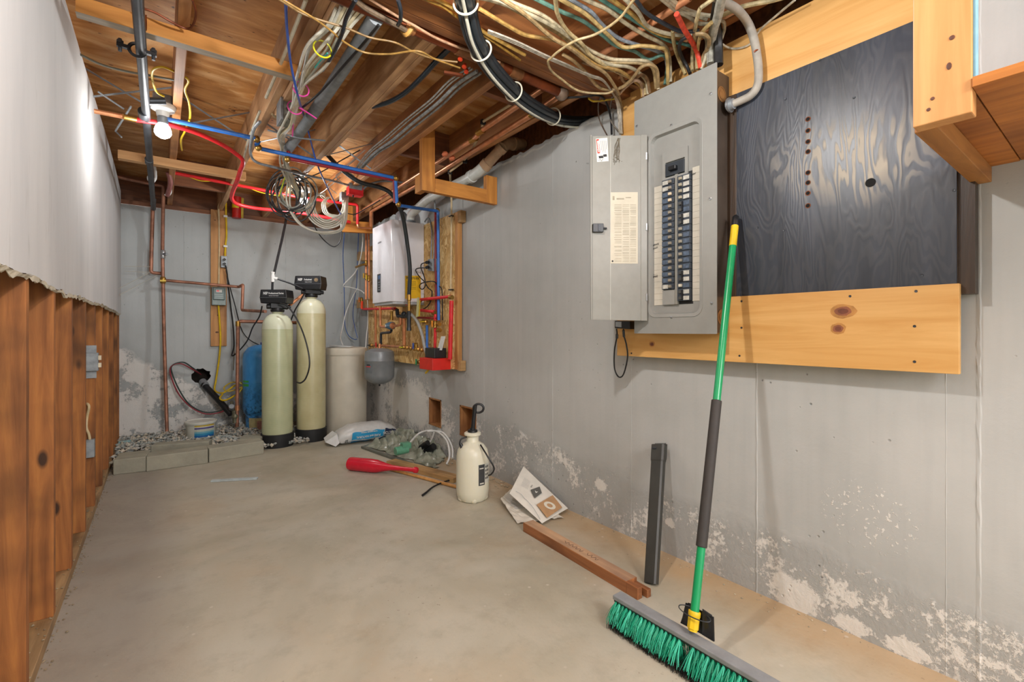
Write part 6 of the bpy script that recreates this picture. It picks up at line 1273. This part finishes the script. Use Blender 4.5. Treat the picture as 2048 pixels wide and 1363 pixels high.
# ---- cables
def dk(h): return '#'+''.join('%02x' % int(int(h[i:i+2],16)*.9) for i in (1,3,5))
def cable(label, pts, r, col, z=2.08, X=1.715, name='electrical_cable', g=None, rough=.5):
    pp = [Q(px, py, (z if len(q_)==0 else q_[0]), X) for px, py, *q_ in pts]
    if pts[0][1] <= 8: d_ = pp[0]-pp[1]; d_.z = 0; pp = [pp[0]+d_.normalized()*.35]+pp      # the run goes on out of view
    return tubeq(name, label, 'cable', pp, r, plain(dk(col), rough, 0, .32, 45), g, n=8)
K9 = lambda L_: [(900+a/3.408, b/3.408) for a, b in L_]
K11 = lambda L_: [(1160+a/5.389, b/5.389) for a, b in L_]
g_ = 'cables fanning into the breaker panel'
spec = [
 ('tan cable bending over the first panel entry', K9([(340,10),(560,130),(760,240),(900,370),(1050,420),(1180,425),(1300,430),(1380,460),(1405,600)]), '#b99f72', 2.085),
 ('pale grey cable second from the left of the fan', K9([(0,-30),(260,-5),(520,90),(700,180),(820,260),(960,380),(1090,440),(1230,460),(1330,540),(1350,640)]), '#b4a98c', 2.075),
 ('yellowed cable sagging along the brown beam', K9([(200,60),(400,180),(520,240),(700,270),(850,340),(1000,440),(1150,480),(1240,540),(1300,590),(1312,660)]), '#b08a4c', 2.065),
 ('wide white cable through the middle of the fan', K9([(380,0),(640,110),(820,250),(950,340),(1090,400),(1230,410),(1350,420),(1410,490),(1420,610)]), '#c3b594', 2.09),
 ('teal cable entering the panel at the green bend', K9([(600,0),(760,80),(900,140),(1040,240),(1130,310),(1260,350),(1350,405),(1440,375),(1478,400),(1478,480),(1465,575)]), '#5e8577', 2.10),
 ('cream cable hooking down from the ceiling then right', K9([(715,-20),(735,100),(800,210),(900,300),(960,380),(1100,470),(1230,530),(1320,580),(1330,650)]), '#c0aa7d', 2.07),
 ('pale blue grey cable crossing high in the fan', K9([(810,-10),(960,80),(1040,170),(1150,260),(1290,310),(1400,345),(1470,400),(1490,560)]), '#8d97a0', 2.11),
 ('yellow cream cable dipping toward the panel corner', K9([(760,0),(930,100),(1080,240),(1180,320),(1300,312),(1420,325),(1475,360),(1485,570)]), '#c2a56a', 2.095),
 ('long white cable down the right side of the fan', K9([(930,0),(1080,70),(1200,160),(1330,240),(1460,310),(1497,400),(1503,560)]), '#bdb193', 2.12),
 ('upper teal cable with dark print', K9([(1020,-10),(1160,80),(1290,160),(1400,230),(1500,280),(1600,300),(1680,330)]), '#4f7f74', 2.13),
 ('yellow cable above the upper teal cable', K9([(1110,0),(1220,80),(1300,150),(1380,210),(1480,245),(1610,245),(1700,235)]), '#b8954f', 2.125),
 ('smooth white cable curving to the far entries', K9([(1190,-10),(1280,80),(1340,170),(1430,215),(1540,238),(1650,240),(1745,260),(1740,400),(1710,470)]), '#c6bda2', 2.12),
 ('black glossy cable passing over the fan', K9([(1255,-15),(1330,80),(1440,150),(1560,210),(1640,215),(1700,205)]), '#25303a', 2.10),
 ('leftmost of three grey cables at the top edge', K9([(1440,-10),(1540,70),(1620,110),(1700,160),(1760,160)]), '#a79d85', 2.13),
 ('middle of three grey cables at the top edge', K9([(1470,-10),(1560,60),(1660,100),(1750,130)]), '#b5ac94', 2.135),
 ('rightmost of three grey cables at the top edge', K9([(1500,-10),(1600,60),(1700,95),(1790,110)]), '#c0b69c', 2.14),
 ('loose tan cable looping low before the panel', K9([(770,370),(850,420),(940,510),(1010,590),(1090,612),(1180,590),(1250,525),(1300,460),(1360,440),(1412,480),(1418,600)]), '#b3986c', 2.06),
 ('brown cable doubling back at the panel corner', K9([(900,420),(1040,470),(1150,490),(1175,540),(1200,560),(1260,540),(1300,510),(1345,540),(1362,630)]), '#8c6c4c', 2.07),
 ('pinkish cable running lowest over the plywood corner', K9([(1155,640),(1190,600),(1250,550),(1290,555),(1312,600),(1318,660)]), '#a98a70', 2.06),
 ('straight tan cable above the loose loop', K9([(380,10),(460,60),(560,140),(700,260),(820,330),(950,430),(1060,500),(1130,600),(1150,640)]), '#a58a60', 2.055),
 ('printed cream cable hanging beside the panel top', K11([(1000,330),(1005,420),(1030,540),(1070,650),(1110,740),(1135,800)]), '#b19d6e', 2.10),
 ('black cable curling into the panel top', K11([(1150,400),(1090,440),(1070,520),(1100,620),(1150,710),(1185,790)]), '#1d1f22', 2.09),
 ('pale drop cable, left of the straight pair', K11([(1270,170),(1245,260),(1225,420),(1210,600),(1210,760)]), '#bfae84', 2.10),
 ('pale drop cable, right of the straight pair', K11([(1420,0),(1300,90),(1265,200),(1240,350),(1255,560),(1262,745)]), '#c9b88c', 2.10),
 ('cream cable arching over the red cable', K11([(1420,240),(1330,330),(1285,430),(1265,560),(1280,740)]), '#c7ad73', 2.09),
 ('tan cable looping right of the red cable', K11([(1240,370),(1320,365),(1385,410),(1385,500),(1330,600),(1300,720)]), '#a58d63', 2.08),
 ('bright red orange cable dropping into the panel top', K11([(1040,150),(1075,220),(1130,330),(1200,440),(1260,560),(1300,735)]), '#e0492f', 2.09),
 ('thick silver white service cable entering the panel top', K11([(1520,-20),(1490,160),(1440,320),(1418,480),(1410,690)]), '#b3b2a6', 2.10),
 ('black cable close behind the thick service cable', K11([(1480,40),(1455,200),(1480,330),(1490,500),(1495,700)]), '#1f2022', 2.12),
 ('thin grey cable looping at the right of the service cable', K11([(1500,220),(1550,240),(1555,320),(1530,400),(1510,460),(1480,480)]), '#a49a84', 2.12),
]
for k,(lb_, pts, c_, z) in enumerate(spec):
    rr = .0165 if 'thick' in lb_ else (.0095 if 'red orange' in lb_ else (.0062 if 'thin' in lb_ else .0069))
    cable(lb_+' ' if False else lb_, pts, rr, c_, z, 1.70, g=g_)
t_ = thing('service_cable','fat grey cable looping over the black plywood into the side of the panel','cable',P(1490,198,X=1.745))
pts = [Q(1428,-8,2.12,1.73),Q(1450,5,2.12,1.73),Q(1475,20,2.12,1.73),Q(1495,45,2.12,1.73),P(1507,75,X=1.735),P(1513,105,X=1.74),P(1517,140,X=1.742),P(1515,170,X=1.742),P(1502,190,X=1.742),P(1480,202,X=1.738),P(1457,211,X=1.73)]
MB().tube(pts,.0145,12).build('sheath',plain('#9c968c',.55,0,.12),t_,True); p=P(1455,212,X=1.73); MB().cyl(p,p+Vector((0,-.025,0)),.020,14).build('connector',M['galv'],t_,True); MB().cyl(p+Vector((0,-.006,0)),p+Vector((0,-.012,0)),.028,14).build('locknut',M['steel'],t_,True)
MB().tube([P(1508,104,X=1.722),P(1513,100,X=1.725),P(1521,101,X=1.75)],.003,6).build('wire_strap',M['rust'],t_,True)
cable('white wire drooping across the light plywood by the service cable',[(1440,85),(1456,95,2.1),(1475,97,2.1),(1500,88,2.1),(1520,60,2.1),(1560,25,2.1),(1590,0,2.1)],.004,'#c5bca8',2.1,1.765)
cable('cream cable crossing behind the service cable to the upper right',[(1420,45),(1450,28),(1490,12),(1540,2),(1570,-6)],.008,'#c8b98c',2.14,1.765)
cable('long slanting tan cable crossing under the whole fan',K9([(1260,-10),(1150,130),(1000,230),(850,280),(740,350),(690,395),(668,420),(690,480),(760,540),(880,620),(1050,637),(1110,622)]),.0045,'#b09a70',2.04,1.72)
for k in range(3): cable(['upper','middle','lower'][k]+' of three thin white wires along the beam to the panel bundle',K9([(260,205+k*9),(450,280+k*10),(640,370+k*9),(800,440+k*8),(960,510+k*6),(1040,540+k*5),(1100,620),(1140+k*8,720),(1155+k*9,910)]),.0035,'#b9b0a0',2.055,1.76)
cable('black cable dropping behind the panel door',K9([(790,665),(900,660),(1010,650),(1060,690),(1095,800),(1102,915)]),.005,'#1d1f23',2.09,1.77)
cable('thin brown wire looping behind the panel door',K9([(1025,660),(1010,720),(1020,820),(1068,918)]),.003,'#6b5546',2.09,1.77)
cable('thin grey wire beside the door drop',K9([(1105,660),(1092,740),(1100,830),(1150,890)]),.003,'#8b8274',2.09,1.77)
cable('yellow cable end above the plywood corner',K9([(945,670),(980,690),(1060,682),(1135,672)]),.0045,'#c9a821',2.09,1.77)
for k,(xa,xb) in enumerate(((1165,1172),(1172,1180),(1150,1162))): cable(['left','right','rear'][k]+' tan wire dropping at the plywood edge behind the door',K9([(1110+k*12,600),(xa-10,680),(xa,780),(xb-4,915)]),.0038,'#a89473',2.08,1.765)
cable('tan and yellow cable pair lying on the near beam',[(870,-4),(900,12),(930,32),(965,62),(1005,85),(1050,110)],.007,'#c29b4f',2.085,1.7)
cable('second yellow cable beside the pair on the near beam',[(855,0),(885,12),(915,34),(950,58),(990,85),(1040,120)],.006,'#a87f35',2.085,1.7)
cable('white and pink wire running along the far edge of the beam',[(742,0),(790,30),(830,52),(870,75),(910,92),(945,104),(1000,125)],.0045,'#c59a78',2.09,1.7)
cable('grey tube lying beside the rusty pipe',[(705,-5),(730,15),(760,32),(790,48),(815,62)],.010,'#6e5c48',2.09,1.7)
cable('upper thin brown wire swagged below the beam',[(560,0),(600,25),(640,40),(690,55),(740,75),(790,85),(830,105),(870,118),(915,124)],.0035,'#8c6b3a',2.05,1.7)
cable('lower thin brown wire swagged below the beam',[(575,5),(625,35),(660,60),(690,85),(730,105),(780,108),(835,102),(870,118),(920,136)],.0035,'#9a7436',2.04,1.7)
# big black bundle
t_ = thing('black_cable_bundle','thick bundle of black cables with a white one sweeping to the wall top','cable bundle',Q(1000,150,2.03))
base = [(928,-12,2.08),(935,25,2.07),(948,75,2.05),(975,125,2.04),(1008,165,2.035),(1045,200,2.04),(1085,225,2.06),(1125,240,2.08),(1180,243,2.09)]
bl_ = [P(x,y,Z=z) for x,y,z in base[:-2]]+[P(1125,240,X=1.72),P(1168,243,X=1.85),P(1205,240,X=1.96)]
d_ = bl_[0]-bl_[1]; d_.z = 0; bl_ = [bl_[0]+d_.normalized()*.4]+bl_
for k in range(6):
    a = k*1.047; off = []
    for i,p in enumerate(bl_):
        t = (bl_[min(i+1,len(bl_)-1)]-bl_[max(i-1,0)]).normalized(); n1 = t.cross(Vector((0,0,1))).normalized(); n2 = n1.cross(t); w_ = .022 if i < 8 else .016
        off.append(p+(n1*math.cos(a+i*.12)+n2*math.sin(a+i*.12))*w_)
    MB().tube(off,.0125,9).build('black_cable',plain('#22272b',.4,0,.15),t_,True)
MB().tube([p+Vector((-.005,-.005,-.034)) for p in bl_],.006,8).build('white_cable',plain('#b7b4a4',.5),t_,True)
MB().tube(bl_,.014,8).build('core_cable',plain('#22272b',.4),t_,True)
for i in (1,3,5,7):
    p = bl_[i]*.5+bl_[i+1]*.5; t = (bl_[i+1]-bl_[i]).normalized(); n1 = t.cross(Vector((0,0,1))).normalized(); n2 = n1.cross(t)
    MB().tube([p+(n1*math.cos(k*.5236)+n2*math.sin(k*.5236))*.040 for k in range(12)],.0035,6,closed=True).build('cable_tie',plain('#cfc9b4',.5),t_,True)
# cables stapled on the fourth joist
for k,(o_,r_,h_,l_) in enumerate(((0,.004,'#b0b0ac','thin white wire on the fourth joist, leftmost'),(5,.004,'#a9a9a4','thin white wire on the fourth joist, second from left'),(14,.0085,'#a5a8a9','grey cable on the fourth joist'),(22,.006,'#8e8f8d','darker grey cable on the fourth joist, rightmost'))):
    cable(l_,[(940+o_,135+o_*.5),(900+o_,160+o_*.6),(860+o_,200+o_*.5),(810+o_,240+o_*.5),(770+o_,275+o_*.4),(735+o_,305),(712+o_*.6,335)],r_,h_,2.14,1.7)
# white bundle down the third bay to the coils
wb_ = thing('white_cable_bundle','loose bundle of white cables hanging through the third bay to the coils','cable bundle',P(600,180,Z=2.05))
wc = [plain(h,.5,0,.12) for h in ('#c6c2b2','#b7b5a8','#c9bd9c')]
for k in range(7):
    j = (k-3)*5; w1, w2, w3 = R(-16,16), R(-12,12), R(-7,7)
    pts = [P(705+j*2.2,2+abs(j),Z=2.11),P(680+j*1.6,50,Z=2.09),P(650+j*1.5+w1,95+w2,Z=2.05+.02*(k%3)),P(622+j*1.2+w2,135,Z=2.04+.02*(k%3)),P(602+j*.5+w3,175,Z=2.05),P(590+j*.35,210,Z=2.04),P(580+j*.6+w3,250,Z=2.03+.015*(k%2)),P(562+j*.4,272,Z=2.05),P(566+j*.25,295,Y=3.2),P(572+j*.4+w3,325,Y=3.35+.03*(k%3)),P(585+j*.4+w3,360,Y=3.6),P(600+j*.4,395,Y=3.8)]
    MB().tube(pts,.0062,7).build('white_cable',wc[k%3],wb_,True)
for (x,y,c2) in ((602,178,'pink'),(590,215,'pink'),(645,98,'yellow')):
    p=P(x,y,Z=2.05); MB().tube([p+Vector((.032*math.cos(k*.628),.0,.030*math.sin(k*.628))) for k in range(10)],.003,6,closed=True).build('cable_tie',plain('#d8449a' if c2=='pink' else '#c9c21c',.4),wb_,True)
MB().tube([P(598,215,Z=2.04),P(615,225,Z=2.04),P(633,237,Z=2.03)],.0035,6).build('tie_tail',plain('#d8449a',.4),wb_,True); MB().tube([P(585,226,Z=2.04),P(586,250,Z=2.03),P(585,272,Z=2.02)],.0035,6).build('tie_tail',plain('#d8449a',.4),wb_,True)
MB().tube([P(655,106,Z=2.04),P(640,122,Z=2.04),P(630,135,Z=2.04)],.003,6).build('tie_tail',plain('#3fb0a8',.4),wb_,True)
tubeq('white_cable','pale loose cable curving left of the bundle near the rusty pipe','cable',[P(720,32,Z=2.11),P(690,40,Z=2.1),P(665,50,Z=2.1),P(645,68,Z=2.12)],.007,plain('#b5b39c',.5))
tubeq('twisted_wire','twisted galvanised wire slung between two joists','wire',[P(536,260,Z=2.10),P(575,270,Z=2.07),P(600,276,Z=2.07),P(650,281,Z=2.11)],.005,M['galv'])
# coils of cable
def coil(label, cx, cy, rx, ry, n, col, Yc, r, name='cable_coil'):
    c0 = P(cx,cy,Y=Yc); D0 = (c0-O).dot(Vector((ST,CT,0))); m = MB(); t_ = thing(name,label,'cable coil',c0)
    for k in range(n):
        ph = R(0,6.28); ax_, az = rx*D0/F*R(.55,1.1), ry*D0/F*R(.6,1.1); off = Vector((R(-.05,.05),R(-.05,.05),R(-.04,.04)))
        pts = [c0+off+Vector((ax_*math.cos(q*.4488+ph)*CT, -ax_*math.cos(q*.4488+ph)*ST+.02*math.sin(q*.9), az*math.sin(q*.4488+ph))) for q in range(14)]
        MB().tube(pts,r,7,closed=True,sub=4).build('loop',plain(col,.45,0,.1),t_,True)
coil('coil of black and grey cable hanging in front of the far bulb',580,392,42,44,8,'#24262a',3.75,.0055)
coil('coil of pale cable mixed into the black coil',583,388,36,38,3,'#85877f',3.72,.0055)
wt = thing('white_cable_coil','big loose coil of white cables beside the lumber block','cable coil',P(660,430,Y=3.85))
def wloop(pts, r=.0065, c='#c4c0b2'): MB().tube([P(x,y,Y=Yy) for x,y,Yy in pts],r,8).build('loop',plain(c,.5,0,.1),wt,True)
wloop([(566,330,3.4),(575,360,3.6),(573,400,3.7),(585,430,3.7),(605,452,3.7),(640,464,3.7),(680,458,3.75),(690,430,3.8),(692,400,3.88)])
wloop([(570,330,3.4),(580,365,3.6),(580,410,3.7),(592,436,3.72),(612,455,3.72),(645,467,3.72),(683,460,3.76),(693,430,3.8),(694,400,3.88)],.0065,'#b3afa0')
for k in range(5): wloop([(690-k*.5,400,3.88),(688,425,3.85),(680-k*3,448-k*3,3.8),(650,456-k*4,3.8),(622+k*3,440-k*3,3.82),(612+k*4,415-k*3,3.85),(625+k*3,395-k*2,3.88),(650,386+k*2,3.9)],.006,['#c9c6ba','#b9b5a6','#a9a698','#cdc9bb','#bab6a8'][k])
for k in range(3): wloop([(688+k*2,405,3.9),(680,428,3.88),(665+k*3,434-k*2,3.88),(648+k*4,425,3.9),(645+k*3,405,3.92),(655+k*2,394,3.93)],.005,'#c2bfb3')
for k in range(4): wloop([(684+k*4,395,3.9),(686+k*3,415,3.9),(684+k*3,440,3.88),(682+k*2,455-k*2,3.85)],.005,'#b8b5a9')
tubeq('black_cable','thin black cable drooping in a deep loop below the white coil','cable',[P(600,405,Y=3.8),P(615,425,Y=3.85),P(632,458,Y=3.9),P(648,480,Y=3.95),P(668,493,Y=3.95),P(681,480,Y=3.95),P(683,455,Y=3.95),P(680,430,Y=3.9)],.0045,M['black'])
tubeq('black_cable','black wire swinging from the coils to the copper pipes','cable',[P(690,425,Y=3.95),P(710,428,Y=3.95),P(735,415,Y=3.9),P(760,400,Y=3.8)],.004,M['black'])
tubeq('yellow_tie','yellow green tie hanging from the cable bundle','tie',[P(570,353,Y=3.55),P(565,370,Y=3.6),P(558,392,Y=3.65)],.004,plain('#b5c41c',.4))
for k,(x,y) in enumerate(((690,330),(672,348),(655,365),(640,385))): tubeq('stapled_wire',['first','second','third','fourth'][k]+' short thin wire stapled on the pale joist above the coils, counting down the joist','wire',[P(x+40,y-30,Z=2.14),P(x+10,y-5,Z=2.13),P(x,y+5,Z=2.12),P(x+18,y+22,Z=2.11)],.0028,plain('#9a9a94',.5))
